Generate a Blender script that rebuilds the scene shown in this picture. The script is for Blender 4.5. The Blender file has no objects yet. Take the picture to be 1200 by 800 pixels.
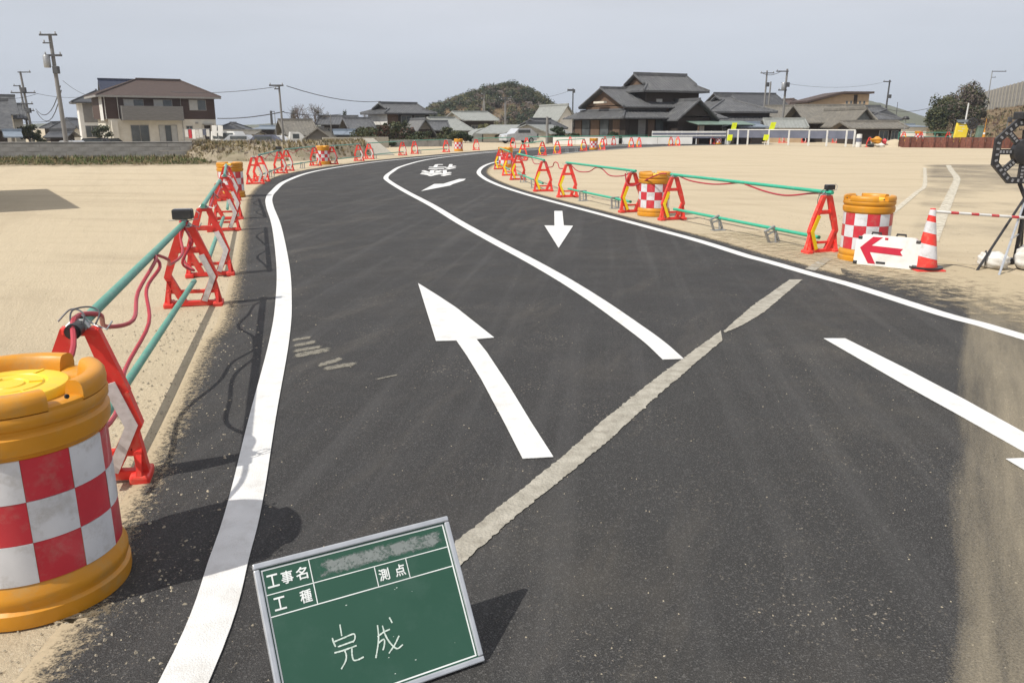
import bpy, bmesh, math, random
from mathutils import Vector, Matrix
from mathutils.geometry import tessellate_polygon
R = random.Random(7)
C = bpy.context.scene.collection
S = bpy.context.scene

# ------------------------------------------------------------------ camera
CAM_H = 1.62
FOC = 933.0                              # focal length in pixels of the 1200 px wide photograph (28 mm)
PITCH = math.atan((400 - 148) / FOC)
cd = bpy.data.cameras.new('camera'); cam = bpy.data.objects.new('camera', cd); C.objects.link(cam)
cam.location = (0, 0, CAM_H); cam.rotation_euler = (math.pi / 2 - PITCH, 0, 0)
cd.lens = 28; cd.sensor_width = 36; cd.clip_start = 0.05; cd.clip_end = 6000
S.camera = cam

# ------------------------------------------------------------------ sky, sun, exposure
SUN_TO = Vector((-0.70, -0.475, 1.0)).normalized()
el = math.asin(SUN_TO.z); az = math.atan2(SUN_TO.x, SUN_TO.y)
w = bpy.data.worlds.new('World'); S.world = w; w.use_nodes = True
nt = w.node_tree; nt.nodes.clear()
sky = nt.nodes.new('ShaderNodeTexSky'); sky.sky_type = 'NISHITA'; sky.sun_disc = False
sky.sun_elevation = el; sky.sun_rotation = az; sky.air_density = 1.0; sky.dust_density = 1.5; sky.ozone_density = 1.5
veil = nt.nodes.new('ShaderNodeMix'); veil.data_type = 'RGBA'
tc = nt.nodes.new('ShaderNodeTexCoord')
cn = nt.nodes.new('ShaderNodeTexNoise'); cn.inputs['Scale'].default_value = 1.6; cn.inputs['Detail'].default_value = 5
mp = nt.nodes.new('ShaderNodeMapping'); mp.inputs['Scale'].default_value = (1, 1, 4)
mr = nt.nodes.new('ShaderNodeMapRange')
mr.inputs['From Min'].default_value = 0.25; mr.inputs['From Max'].default_value = 0.75
mr.inputs['To Min'].default_value = 0.80; mr.inputs['To Max'].default_value = 0.96
sep = nt.nodes.new('ShaderNodeSeparateXYZ')
hz = nt.nodes.new('ShaderNodeMapRange')          # the thin cloud sheet is greyer high up, bluer towards the horizon
hz.inputs['From Min'].default_value = 0.0; hz.inputs['From Max'].default_value = 0.22
vc = nt.nodes.new('ShaderNodeMix'); vc.data_type = 'RGBA'
vc.inputs[6].default_value = (5.9, 6.55, 7.6, 1); vc.inputs[7].default_value = (8.1, 8.2, 8.65, 1)
bg = nt.nodes.new('ShaderNodeBackground'); bg.inputs['Strength'].default_value = 0.1
wo = nt.nodes.new('ShaderNodeOutputWorld')
L = nt.links.new
L(tc.outputs['Generated'], mp.inputs['Vector']); L(mp.outputs['Vector'], cn.inputs['Vector'])
L(cn.outputs['Fac'], mr.inputs['Value']); L(mr.outputs['Result'], veil.inputs[0])
L(tc.outputs['Generated'], sep.inputs[0]); L(sep.outputs['Z'], hz.inputs['Value']); L(hz.outputs['Result'], vc.inputs[0])
cl = nt.nodes.new('ShaderNodeTexNoise'); cl.inputs['Scale'].default_value = 1.1; cl.inputs['Detail'].default_value = 6; cl.inputs['Roughness'].default_value = 0.6
mp3 = nt.nodes.new('ShaderNodeMapping'); mp3.inputs['Scale'].default_value = (1.0, 1.0, 7.0); L(tc.outputs['Generated'], mp3.inputs['Vector']); L(mp3.outputs['Vector'], cl.inputs['Vector'])
cr = nt.nodes.new('ShaderNodeMapRange'); cr.inputs['From Min'].default_value = 0.3; cr.inputs['From Max'].default_value = 0.7; cr.inputs['To Min'].default_value = 0.93; cr.inputs['To Max'].default_value = 1.07; L(cl.outputs['Fac'], cr.inputs['Value'])
cm = nt.nodes.new('ShaderNodeVectorMath'); cm.operation = 'SCALE'; L(vc.outputs[2], cm.inputs[0]); L(cr.outputs[0], cm.inputs['Scale'])
L(sky.outputs[0], veil.inputs[6]); L(cm.outputs[0], veil.inputs[7])
L(veil.outputs[2], bg.inputs['Color']); L(bg.outputs[0], wo.inputs[0])
sl = bpy.data.lights.new('sun', 'SUN'); sl.energy = 4.9; sl.angle = math.radians(0.55); sl.color = (1.0, 0.95, 0.86)
so = bpy.data.objects.new('sun', sl); C.objects.link(so)
so.rotation_euler = SUN_TO.to_track_quat('Z', 'Y').to_euler(); so.location = (-30, -20, 45)
S.view_settings.view_transform = 'Standard'; S.view_settings.look = 'None'
S.view_settings.exposure = -0.08; S.view_settings.gamma = 1.0
S.cycles.use_denoising = True
S.cycles.max_bounces = 6
S.cycles.volume_bounces = 0

# ------------------------------------------------------------------ survey: photograph -> place
def gp(px, py, z=0.0):
    """point of the level z seen at a pixel of the photograph"""
    x = (px - 600) / FOC; u = (400 - py) / FOC
    dy = math.cos(PITCH) + u * math.sin(PITCH); dz = -math.sin(PITCH) + u * math.cos(PITCH)
    t = (z - CAM_H) / dz
    return Vector((x * t, dy * t, z))
def at(px, D, z=0.0):
    """point at distance D (along Y) in the bearing of a pixel column"""
    zc = D * math.cos(PITCH) + (CAM_H - z) * math.sin(PITCH)
    return Vector(((px - 600) / FOC * zc, D, z))
def zat(py, D):
    u = (400 - py) / FOC
    return CAM_H + D * (-math.sin(PITCH) + u * math.cos(PITCH)) / (math.cos(PITCH) + u * math.sin(PITCH))
def smooth_line(pts, n=8):
    """Catmull-Rom through points"""
    P = [pts[0] * 2 - pts[1]] + list(pts) + [pts[-1] * 2 - pts[-2]]
    out = []
    for i in range(1, len(P) - 2):
        a, b, c, d = P[i - 1:i + 3]
        for k in range(n):
            t = k / n
            out.append(0.5 * ((2 * b) + (c - a) * t + (2 * a - 5 * b + 4 * c - d) * t * t + (3 * b - a - 3 * c + d) * t ** 3))
    out.append(pts[-1].copy())
    return out
def offset_line(pts, d):
    """shift a polyline sideways, d > 0 to the right of its direction"""
    out = []
    for i, p in enumerate(pts):
        t = (pts[min(i + 1, len(pts) - 1)] - pts[max(i - 1, 0)]); t.z = 0; t.normalize()
        out.append(p + Vector((t.y, -t.x, 0)) * d)
    return out

# ------------------------------------------------------------------ materials
def M(name, col, rough=0.7, col2=None, scale=5.0, detail=4, bump=0.0, bscale=40.0, metal=0.0, spec=0.4, dirt=None, dscale=3.0, damt=0.4, stretch=None, rnd=0.0, coat=0.0):
    m = bpy.data.materials.new(name); m.use_nodes = True
    t = m.node_tree; b = t.nodes['Principled BSDF']; L = t.links.new
    b.inputs['Roughness'].default_value = rough; b.inputs['Metallic'].default_value = metal
    b.inputs['Specular IOR Level'].default_value = spec
    if coat: b.inputs['Coat Weight'].default_value = coat
    tc = t.nodes.new('ShaderNodeTexCoord'); vec = tc.outputs['Object']
    if stretch:
        mp = t.nodes.new('ShaderNodeMapping'); mp.inputs['Scale'].default_value = stretch; L(vec, mp.inputs[0]); vec = mp.outputs[0]
    out = None
    if col2 is None: col2 = tuple(c * 0.82 for c in col)
    n = t.nodes.new('ShaderNodeTexNoise'); n.inputs['Scale'].default_value = scale; n.inputs['Detail'].default_value = detail; L(vec, n.inputs['Vector'])
    r = t.nodes.new('ShaderNodeMapRange'); r.inputs['From Min'].default_value = 0.35; r.inputs['From Max'].default_value = 0.65; L(n.outputs['Fac'], r.inputs['Value'])
    x = t.nodes.new('ShaderNodeMix'); x.data_type = 'RGBA'; x.inputs[6].default_value = (*col, 1); x.inputs[7].default_value = (*col2, 1); L(r.outputs[0], x.inputs[0])
    out = x.outputs[2]
    if dirt:
        n2 = t.nodes.new('ShaderNodeTexNoise'); n2.inputs['Scale'].default_value = dscale; n2.inputs['Detail'].default_value = 8; n2.inputs['Roughness'].default_value = 0.7; L(tc.outputs['Object'], n2.inputs['Vector'])
        r2 = t.nodes.new('ShaderNodeMapRange'); r2.inputs['From Min'].default_value = 0.5; r2.inputs['From Max'].default_value = 0.72; r2.inputs['To Max'].default_value = damt; L(n2.outputs['Fac'], r2.inputs['Value'])
        x2 = t.nodes.new('ShaderNodeMix'); x2.data_type = 'RGBA'; x2.inputs[7].default_value = (*dirt, 1); L(r2.outputs[0], x2.inputs[0]); L(out, x2.inputs[6]); out = x2.outputs[2]
    if rnd:
        oi = t.nodes.new('ShaderNodeObjectInfo'); hs = t.nodes.new('ShaderNodeHueSaturation')
        r3 = t.nodes.new('ShaderNodeMapRange'); r3.inputs['To Min'].default_value = 1 - rnd; r3.inputs['To Max'].default_value = 1 + rnd
        L(oi.outputs['Random'], r3.inputs['Value']); L(r3.outputs[0], hs.inputs['Value']); L(out, hs.inputs['Color']); out = hs.outputs[0]
    L(out, b.inputs['Base Color'])
    if bump:
        n3 = t.nodes.new('ShaderNodeTexNoise'); n3.inputs['Scale'].default_value = bscale; n3.inputs['Detail'].default_value = 6; L(vec, n3.inputs['Vector'])
        bp = t.nodes.new('ShaderNodeBump'); bp.inputs['Strength'].default_value = bump; bp.inputs['Distance'].default_value = 0.02; L(n3.outputs['Fac'], bp.inputs['Height']); L(bp.outputs[0], b.inputs['Normal'])
    return m

def chain(t):
    return t.links.new
def asphalt_mat(name, dark, light, dust, dust_amt):
    m = bpy.data.materials.new(name); m.use_nodes = True; t = m.node_tree; b = t.nodes['Principled BSDF']; L = t.links.new
    tc = t.nodes.new('ShaderNodeTexCoord'); vec = tc.outputs['Object']
    def noise(s, d=4, ro=0.55, v=None):
        n = t.nodes.new('ShaderNodeTexNoise'); n.inputs['Scale'].default_value = s; n.inputs['Detail'].default_value = d; n.inputs['Roughness'].default_value = ro; L(v or vec, n.inputs['Vector']); return n.outputs['Fac']
    def rng(v, a, bb, lo=0., hi=1.):
        r = t.nodes.new('ShaderNodeMapRange'); r.inputs['From Min'].default_value = a; r.inputs['From Max'].default_value = bb; r.inputs['To Min'].default_value = lo; r.inputs['To Max'].default_value = hi; L(v, r.inputs['Value']); return r.outputs[0]
    def mix(f, a, c):
        x = t.nodes.new('ShaderNodeMix'); x.data_type = 'RGBA'; L(f, x.inputs[0])
        if isinstance(a, tuple): x.inputs[6].default_value = (*a, 1)
        else: L(a, x.inputs[6])
        if isinstance(c, tuple): x.inputs[7].default_value = (*c, 1)
        else: L(c, x.inputs[7])
        return x.outputs[2]
    v = t.nodes.new('ShaderNodeTexVoronoi'); v.inputs['Scale'].default_value = 210; L(vec, v.inputs['Vector'])
    grain = mix(rng(noise(170, 2), 0.40, 0.68), dark, light)
    sx = t.nodes.new('ShaderNodeSeparateColor'); L(v.outputs['Color'], sx.inputs[0])
    chips = mix(rng(sx.outputs[0], 0.80, 0.97, 0, 0.60), grain, tuple(min(1, c * 2.3) for c in light))      # pale aggregate chips
    # long roller streaks and wheel tracks
    def along(deg, sx_, sy_):
        m1 = t.nodes.new('ShaderNodeMapping'); m1.inputs['Rotation'].default_value = (0, 0, math.radians(deg)); L(vec, m1.inputs[0])
        m2 = t.nodes.new('ShaderNodeMapping'); m2.inputs['Scale'].default_value = (sx_, sy_, 1); L(m1.outputs[0], m2.inputs[0]); return m2.outputs[0]
    st = mix(rng(noise(1.4, 5, 0.6, along(7, 3.2, 0.10)), 0.50, 0.75, 0, 0.42), chips, tuple(c * 1.75 for c in light))
    st2 = mix(rng(noise(1.1, 7, 0.68, along(24, 1.8, 0.25)), 0.55, 0.80, 0, 0.30), st, dust)
    d = mix(rng(noise(0.55, 9, 0.7), 0.5, 0.75, 0, dust_amt), st2, dust)                          # dusty patches
    fld = t.nodes.new('ShaderNodeMath'); fld.operation = 'MULTIPLY'; L(rng(noise(70, 3, 0.5), 0.645, 0.69, 0, 0.9), fld.inputs[0]); L(rng(noise(1.3, 4), 0.49, 0.68), fld.inputs[1])
    specks = mix(fld.outputs[0], d, tuple(min(1, c * 1.9) for c in dust))                            # crumbs of sand
    L(specks, b.inputs['Base Color']); b.inputs['Specular IOR Level'].default_value = 0.28
    L(rng(noise(2.0, 5), 0.3, 0.7, 0.72, 0.9), b.inputs['Roughness'])
    bp = t.nodes.new('ShaderNodeBump'); bp.inputs['Strength'].default_value = 0.55; bp.inputs['Distance'].default_value = 0.006
    ad = t.nodes.new('ShaderNodeMath'); ad.operation = 'ADD'; L(v.outputs['Distance'], ad.inputs[0]); L(noise(220, 3), ad.inputs[1]); L(ad.outputs[0], bp.inputs['Height']); L(bp.outputs[0], b.inputs['Normal'])
    return m
def sand_mat(name):
    m = bpy.data.materials.new(name); m.use_nodes = True; t = m.node_tree; b = t.nodes['Principled BSDF']; L = t.links.new
    tc = t.nodes.new('ShaderNodeTexCoord'); vec = tc.outputs['Object']
    def noise(s, d=4, ro=0.55, v=None):
        n = t.nodes.new('ShaderNodeTexNoise'); n.inputs['Scale'].default_value = s; n.inputs['Detail'].default_value = d; n.inputs['Roughness'].default_value = ro; L(v or vec, n.inputs['Vector']); return n.outputs['Fac']
    def rng(v, a, bb, lo=0., hi=1.):
        r = t.nodes.new('ShaderNodeMapRange'); r.inputs['From Min'].default_value = a; r.inputs['From Max'].default_value = bb; r.inputs['To Min'].default_value = lo; r.inputs['To Max'].default_value = hi; L(v, r.inputs['Value']); return r.outputs[0]
    def mix(f, a, c):
        x = t.nodes.new('ShaderNodeMix'); x.data_type = 'RGBA'; L(f, x.inputs[0])
        for s, k in ((6, a), (7, c)):
            if isinstance(k, tuple): x.inputs[s].default_value = (*k, 1)
            else: L(k, x.inputs[s])
        return x.outputs[2]
    fine0 = mix(rng(noise(55, 6, 0.7), 0.35, 0.68), SAND_A, SAND_B)
    fine = mix(rng(noise(150, 3, 0.6), 0.52, 0.72, 0, 0.55), fine0, (0.30, 0.245, 0.165))
    big = mix(rng(noise(0.35, 8, 0.65), 0.45, 0.75, 0, 0.55), fine, SAND_C)
    def along(deg, sx_, sy_):
        m1 = t.nodes.new('ShaderNodeMapping'); m1.inputs['Rotation'].default_value = (0, 0, math.radians(deg)); L(vec, m1.inputs[0])
        m2 = t.nodes.new('ShaderNodeMapping'); m2.inputs['Scale'].default_value = (sx_, sy_, 1); L(m1.outputs[0], m2.inputs[0]); return m2.outputs[0]
    tr = mix(rng(noise(0.8, 8, 0.7, along(6, 0.16, 0.9)), 0.50, 0.72, 0, 0.75), big, SAND_D)                # grader and tyre tracks
    tr2 = mix(rng(noise(1.0, 7, 0.7, along(-24, 0.9, 0.10)), 0.52, 0.74, 0, 0.5), tr, SAND_D)
    peb = mix(rng(noise(30, 3, 0.5), 0.66, 0.70, 0, 0.7), tr2, (0.62, 0.56, 0.45))
    dk = mix(rng(noise(26, 3, 0.5), 0.66, 0.71, 0, 0.6), peb, (0.22, 0.17, 0.11))
    L(dk, b.inputs['Base Color']); b.inputs['Roughness'].default_value = 0.95; b.inputs['Specular IOR Level'].default_value = 0.1
    bp = t.nodes.new('ShaderNodeBump'); bp.inputs['Strength'].default_value = 0.8; bp.inputs['Distance'].default_value = 0.02
    ad = t.nodes.new('ShaderNodeMath'); ad.operation = 'ADD'; L(noise(38, 8, 0.7), ad.inputs[0]); L(noise(2.5, 5, 0.6), ad.inputs[1])
    ad2 = t.nodes.new('ShaderNodeMath'); ad2.operation = 'MULTIPLY_ADD'; ad2.inputs[1].default_value = 1.6; L(noise(1.0, 6, 0.62, along(-24, 2.4, 0.35)), ad2.inputs[0]); L(ad.outputs[0], ad2.inputs[2])
    L(ad2.outputs[0], bp.inputs['Height']); L(bp.outputs[0], b.inputs['Normal'])
    return m
def film_mat(name, col, lo, hi, amt, scale=1.2, stretch=(1, 1, 1), rot=0.0):
    """thin patchy layer of dust: sand colour with gaps that let the surface below show"""
    m = bpy.data.materials.new(name); m.use_nodes = True; t = m.node_tree; b = t.nodes['Principled BSDF']; L = t.links.new
    b.inputs['Roughness'].default_value = 0.95; b.inputs['Specular IOR Level'].default_value = 0.1
    tc = t.nodes.new('ShaderNodeTexCoord'); m1 = t.nodes.new('ShaderNodeMapping'); m1.inputs['Rotation'].default_value = (0, 0, rot); L(tc.outputs['Object'], m1.inputs[0])
    mp = t.nodes.new('ShaderNodeMapping'); mp.inputs['Scale'].default_value = stretch; L(m1.outputs[0], mp.inputs[0])
    n = t.nodes.new('ShaderNodeTexNoise'); n.inputs['Scale'].default_value = scale; n.inputs['Detail'].default_value = 9; n.inputs['Roughness'].default_value = 0.68; L(mp.outputs[0], n.inputs['Vector'])
    gr = t.nodes.new('ShaderNodeTexNoise'); gr.inputs['Scale'].default_value = 130; gr.inputs['Detail'].default_value = 3; L(tc.outputs['Object'], gr.inputs['Vector'])
    gm = t.nodes.new('ShaderNodeMath'); gm.operation = 'MULTIPLY_ADD'; gm.inputs[1].default_value = 0.5; gm.inputs[2].default_value = -0.25; L(gr.outputs['Fac'], gm.inputs[0])
    ga = t.nodes.new('ShaderNodeMath'); ga.operation = 'ADD'; L(n.outputs['Fac'], ga.inputs[0]); L(gm.outputs[0], ga.inputs[1])
    at_ = t.nodes.new('ShaderNodeAttribute'); at_.attribute_name = 'cover'
    ad = t.nodes.new('ShaderNodeMath'); ad.operation = 'ADD'; L(ga.outputs[0], ad.inputs[0]); L(at_.outputs['Fac'], ad.inputs[1])
    r = t.nodes.new('ShaderNodeMapRange'); r.inputs['From Min'].default_value = lo; r.inputs['From Max'].default_value = hi; r.inputs['To Max'].default_value = amt; L(ad.outputs[0], r.inputs['Value'])
    L(r.outputs[0], b.inputs['Alpha'])
    n2 = t.nodes.new('ShaderNodeTexNoise'); n2.inputs['Scale'].default_value = 60; n2.inputs['Detail'].default_value = 5; L(tc.outputs['Object'], n2.inputs['Vector'])
    x = t.nodes.new('ShaderNodeMix'); x.data_type = 'RGBA'; x.inputs[6].default_value = (*col, 1); x.inputs[7].default_value = (*[c * 0.7 for c in col], 1); L(n2.outputs['Fac'], x.inputs[0]); L(x.outputs[2], b.inputs['Base Color'])
    return m

SAND_A = (0.55, 0.465, 0.335); SAND_B = (0.43, 0.358, 0.250); SAND_C = (0.48, 0.405, 0.295); SAND_D = (0.35, 0.285, 0.20)
SAND = sand_mat('sand')
ASPH = asphalt_mat('new_asphalt', (0.026, 0.0255, 0.0255), (0.054, 0.0525, 0.052), (0.16, 0.14, 0.115), 0.16)
ASPH_OLD = asphalt_mat('junction_asphalt', (0.027, 0.0266, 0.0262), (0.057, 0.0554, 0.054), (0.17, 0.148, 0.118), 0.22)
PAINT = M('road_paint', (0.70, 0.70, 0.69), 0.65, (0.63, 0.63, 0.62), 9, bump=0.35, bscale=160, dirt=(0.40, 0.38, 0.34), dscale=7, damt=0.45)
CONC = M('concrete', (0.40, 0.375, 0.32), 0.9, (0.30, 0.28, 0.235), 14, 8, bump=0.6, bscale=70, dirt=(0.17, 0.15, 0.12), dscale=9, damt=0.7)
WALLC = M('concrete_block', (0.27, 0.26, 0.245), 0.9, (0.20, 0.192, 0.18), 2, 6, bump=0.3, bscale=20, dirt=(0.15, 0.14, 0.12), dscale=1.0, damt=0.6)
ORANGE = M('orange_plastic', (0.60, 0.26, 0.018), 0.42, (0.52, 0.22, 0.015), 5, bump=0.05, bscale=30, dirt=(0.40, 0.27, 0.11), dscale=9, damt=0.6, rnd=0.06)
YELLOW = M('yellow_plastic', (0.80, 0.55, 0.03), 0.45, (0.72, 0.48, 0.03), 6, dirt=(0.45, 0.33, 0.1), dscale=10, damt=0.4)
YELS = M('yellow_sign_sheet', (0.86, 0.66, 0.06), 0.5, (0.80, 0.60, 0.05), 3)
CREDD = M('red_reflective_sheet', (0.56, 0.035, 0.05), 0.38, (0.50, 0.03, 0.045), 9, dirt=(0.40, 0.22, 0.18), dscale=12, damt=0.55, coat=0.2)
CWHITE = M('white_reflective_sheet', (0.66, 0.66, 0.68), 0.38, (0.58, 0.58, 0.60), 9, dirt=(0.34, 0.31, 0.27), dscale=10, damt=0.7, coat=0.2)
RED = M('red_plastic', (0.80, 0.052, 0.040), 0.42, (0.70, 0.045, 0.035), 6, bump=0.04, bscale=40, dirt=(0.52, 0.27, 0.18), dscale=14, damt=0.55, rnd=0.2)
REFW = M('white_reflector', (0.68, 0.64, 0.63), 0.4, (0.58, 0.54, 0.53), 30, dirt=(0.4, 0.33, 0.27), dscale=15, damt=0.4)
REFY = M('yellow_reflector', (0.90, 0.68, 0.02), 0.4, (0.84, 0.60, 0.02), 30)
GPIPE = M('green_painted_pipe', (0.075, 0.27, 0.205), 0.42, (0.10, 0.31, 0.24), 8, dirt=(0.28, 0.30, 0.25), dscale=18, damt=0.45)
GPIPE2 = M('bright_green_pipe', (0.03, 0.36, 0.22), 0.42, (0.04, 0.40, 0.26), 8, dirt=(0.25, 0.32, 0.25), dscale=18, damt=0.4)
HOSE = M('red_light_tube', (0.42, 0.035, 0.05), 0.35, (0.36, 0.03, 0.045), 10)
GALV = M('galvanised_steel', (0.42, 0.43, 0.44), 0.45, (0.30, 0.31, 0.32), 25, metal=0.6, dirt=(0.2, 0.17, 0.13), dscale=30, damt=0.5)
WIRE = M('dark_wire', (0.035, 0.035, 0.04), 0.6)
BLACK = M('black_plastic', (0.022, 0.022, 0.025), 0.4, (0.03, 0.03, 0.032), 10, dirt=(0.12, 0.10, 0.08), dscale=14, damt=0.4)
LEDM = M('led_lens', (0.26, 0.26, 0.27), 0.3, (0.18, 0.18, 0.19), 60)
SOLAR = M('solar_cells', (0.02, 0.025, 0.05), 0.15)
WHITEP = M('white_painted_metal', (0.70, 0.70, 0.68), 0.45, (0.62, 0.62, 0.60), 5, dirt=(0.4, 0.36, 0.3), dscale=6, damt=0.4)
ARED = M('red_arrow_sheet', (0.50, 0.012, 0.04), 0.45)
TIEW = M('dull_tie_wire', (0.10, 0.10, 0.11), 0.5)
BAGM = M('white_sandbag_cloth', (0.68, 0.67, 0.64), 0.85, (0.56, 0.54, 0.50), 8, bump=0.4, bscale=60, dirt=(0.42, 0.35, 0.25), dscale=6, damt=0.5)
GREENB = M('green_chalkboard', (0.019, 0.075, 0.048), 0.55, (0.024, 0.083, 0.055), 3, dirt=(0.06, 0.12, 0.095), dscale=5, damt=0.45)
ALU = M('aluminium_frame', (0.55, 0.57, 0.60), 0.35, (0.47, 0.49, 0.52), 20, metal=0.55)
INK = M('white_print', (0.82, 0.85, 0.83), 0.6)
CHALK = M('white_chalk', (0.66, 0.74, 0.68), 0.95, (0.45, 0.55, 0.48), 150)
SMUDGE = M('chalk_smear', (0.20, 0.26, 0.23), 0.9, (0.10, 0.17, 0.13), 22, 7, dirt=(0.33, 0.36, 0.34), dscale=14, damt=0.7)
STONE = M('pale_stone', (0.46, 0.40, 0.30), 0.9, (0.30, 0.26, 0.20), 3, rnd=0.2)
RUST = M('rusty_steel', (0.17, 0.06, 0.04), 0.8, (0.11, 0.04, 0.03), 6, bump=0.3, bscale=30, dirt=(0.30, 0.17, 0.10), dscale=8, damt=0.4, rnd=0.2)
GLASS = M('window_glass', (0.055, 0.065, 0.07), 0.12, (0.09, 0.10, 0.105), 1.2, spec=0.6)
CURT = M('curtained_glass', (0.42, 0.42, 0.40), 0.3, (0.36, 0.36, 0.35), 2)
FRAMEM = M('window_frame_metal', (0.30, 0.29, 0.27), 0.5)
ARMM = M('dark_crossarm_steel', (0.07, 0.072, 0.078), 0.6)
CREAM = M('cream_render', (0.62, 0.59, 0.52), 0.9, (0.55, 0.52, 0.45), 1.5, bump=0.1)
WHITEW = M('white_plaster', (0.72, 0.71, 0.68), 0.9, (0.62, 0.61, 0.58), 1.0, dirt=(0.4, 0.38, 0.34), dscale=0.8, damt=0.4)
BROWNW = M('brown_siding', (0.068, 0.040, 0.031), 0.8, (0.052, 0.031, 0.025), 1.0, stretch=(1, 1, 14))
DARKW = M('dark_timber', (0.045, 0.034, 0.028), 0.85, (0.03, 0.023, 0.02), 3, stretch=(8, 8, 0.6))
MIDW = M('brown_timber', (0.14, 0.09, 0.06), 0.85, (0.10, 0.065, 0.045), 3, stretch=(8, 8, 0.6))
GREYW = M('grey_cladding', (0.22, 0.21, 0.20), 0.85, (0.17, 0.165, 0.155), 2, stretch=(1, 1, 10))
BEIGE = M('beige_render', (0.46, 0.34, 0.22), 0.9, (0.40, 0.29, 0.19), 2)
TILE = M('grey_clay_tile', (0.098, 0.100, 0.106), 0.5, (0.066, 0.068, 0.072), 4, 6, dirt=(0.20, 0.20, 0.19), dscale=1.3, damt=0.5, bump=0.3, bscale=12)
TILE_D = M('dark_clay_tile', (0.062, 0.064, 0.070), 0.5, (0.045, 0.047, 0.051), 4, 6, dirt=(0.14, 0.14, 0.14), dscale=1.3, damt=0.5, bump=0.3, bscale=12)
TILE_T = M('tan_grey_tile', (0.165, 0.152, 0.13), 0.7, (0.118, 0.11, 0.095), 4, 6, dirt=(0.29, 0.26, 0.21), dscale=1.3, damt=0.5, bump=0.3, bscale=12)
TILE_L = M('pale_grey_roof', (0.27, 0.28, 0.265), 0.6, (0.21, 0.22, 0.21), 3, 6, dirt=(0.17, 0.165, 0.15), dscale=1.0, damt=0.5)
TILE_BR = M('brown_slate_roof', (0.080, 0.055, 0.046), 0.7, (0.062, 0.043, 0.037), 3, 6, stretch=(1, 1, 1), bump=0.2, bscale=20)
TIN_G = M('green_sheet_roof', (0.16, 0.23, 0.19), 0.6, (0.12, 0.18, 0.15), 2, dirt=(0.2, 0.14, 0.1), dscale=2, damt=0.4)
TIN_B = M('blue_grey_sheet_roof', (0.19, 0.23, 0.28), 0.55, (0.15, 0.18, 0.22), 2)
POLEM = M('concrete_pole', (0.215, 0.21, 0.205), 0.85, (0.17, 0.165, 0.16), 2)
BARK = M('bark', (0.10, 0.075, 0.055), 0.9, (0.07, 0.05, 0.04), 6, bump=0.5)
LEAF_D = M('dark_evergreen_leaf', (0.032, 0.048, 0.020), 0.7, (0.022, 0.034, 0.014), 0.8)
LEAF_G = M('olive_leaf', (0.10, 0.10, 0.042), 0.7, (0.062, 0.066, 0.026), 0.8)
LEAF_Y = M('pale_olive_leaf', (0.14, 0.13, 0.055), 0.7, (0.11, 0.10, 0.04), 0.8)
TWIG = M('bare_twig', (0.15, 0.118, 0.10), 0.85, (0.12, 0.094, 0.08), 0.8)
TWIG2 = M('grey_twig', (0.235, 0.205, 0.185), 0.85, (0.19, 0.165, 0.15), 0.8)
LEAF_R = M('reddish_brown_leaf', (0.10, 0.045, 0.03), 0.8, (0.07, 0.035, 0.025), 0.8)
DRY = M('dry_grass', (0.30, 0.24, 0.13), 0.9, (0.22, 0.17, 0.09), 1.0)
WEED = M('green_weed', (0.085, 0.13, 0.03), 0.8, (0.11, 0.14, 0.045), 1.0)
EARTH = M('bank_earth', (0.30, 0.25, 0.18), 0.95, (0.20, 0.165, 0.115), 1.1, 8, bump=0.8, bscale=3, dirt=(0.15, 0.14, 0.07), dscale=0.6, damt=0.7)
SLOPE = M('brown_slope_grass', (0.20, 0.135, 0.075), 0.95, (0.13, 0.09, 0.05), 0.8, 8, bump=0.8, bscale=3, dirt=(0.09, 0.085, 0.04), dscale=0.3, damt=0.7)
LIME = M('fluorescent_yellow_cloth', (0.72, 0.80, 0.02), 0.7)
SHEETW = M('white_sheeting', (0.84, 0.83, 0.79), 0.8, (0.78, 0.76, 0.71), 1.0)
SHEETB = M('blue_grey_sheeting', (0.13, 0.14, 0.19), 0.7, (0.10, 0.11, 0.15), 1.5)
CARW = M('white_car_paint', (0.75, 0.75, 0.75), 0.25, coat=0.4)
CARS = M('silver_car_paint', (0.45, 0.47, 0.50), 0.25, coat=0.4)
CARK = M('black_car_paint', (0.02, 0.022, 0.03), 0.2, coat=0.4)
TYRE = M('tyre_rubber', (0.02, 0.02, 0.02), 0.85)

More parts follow.
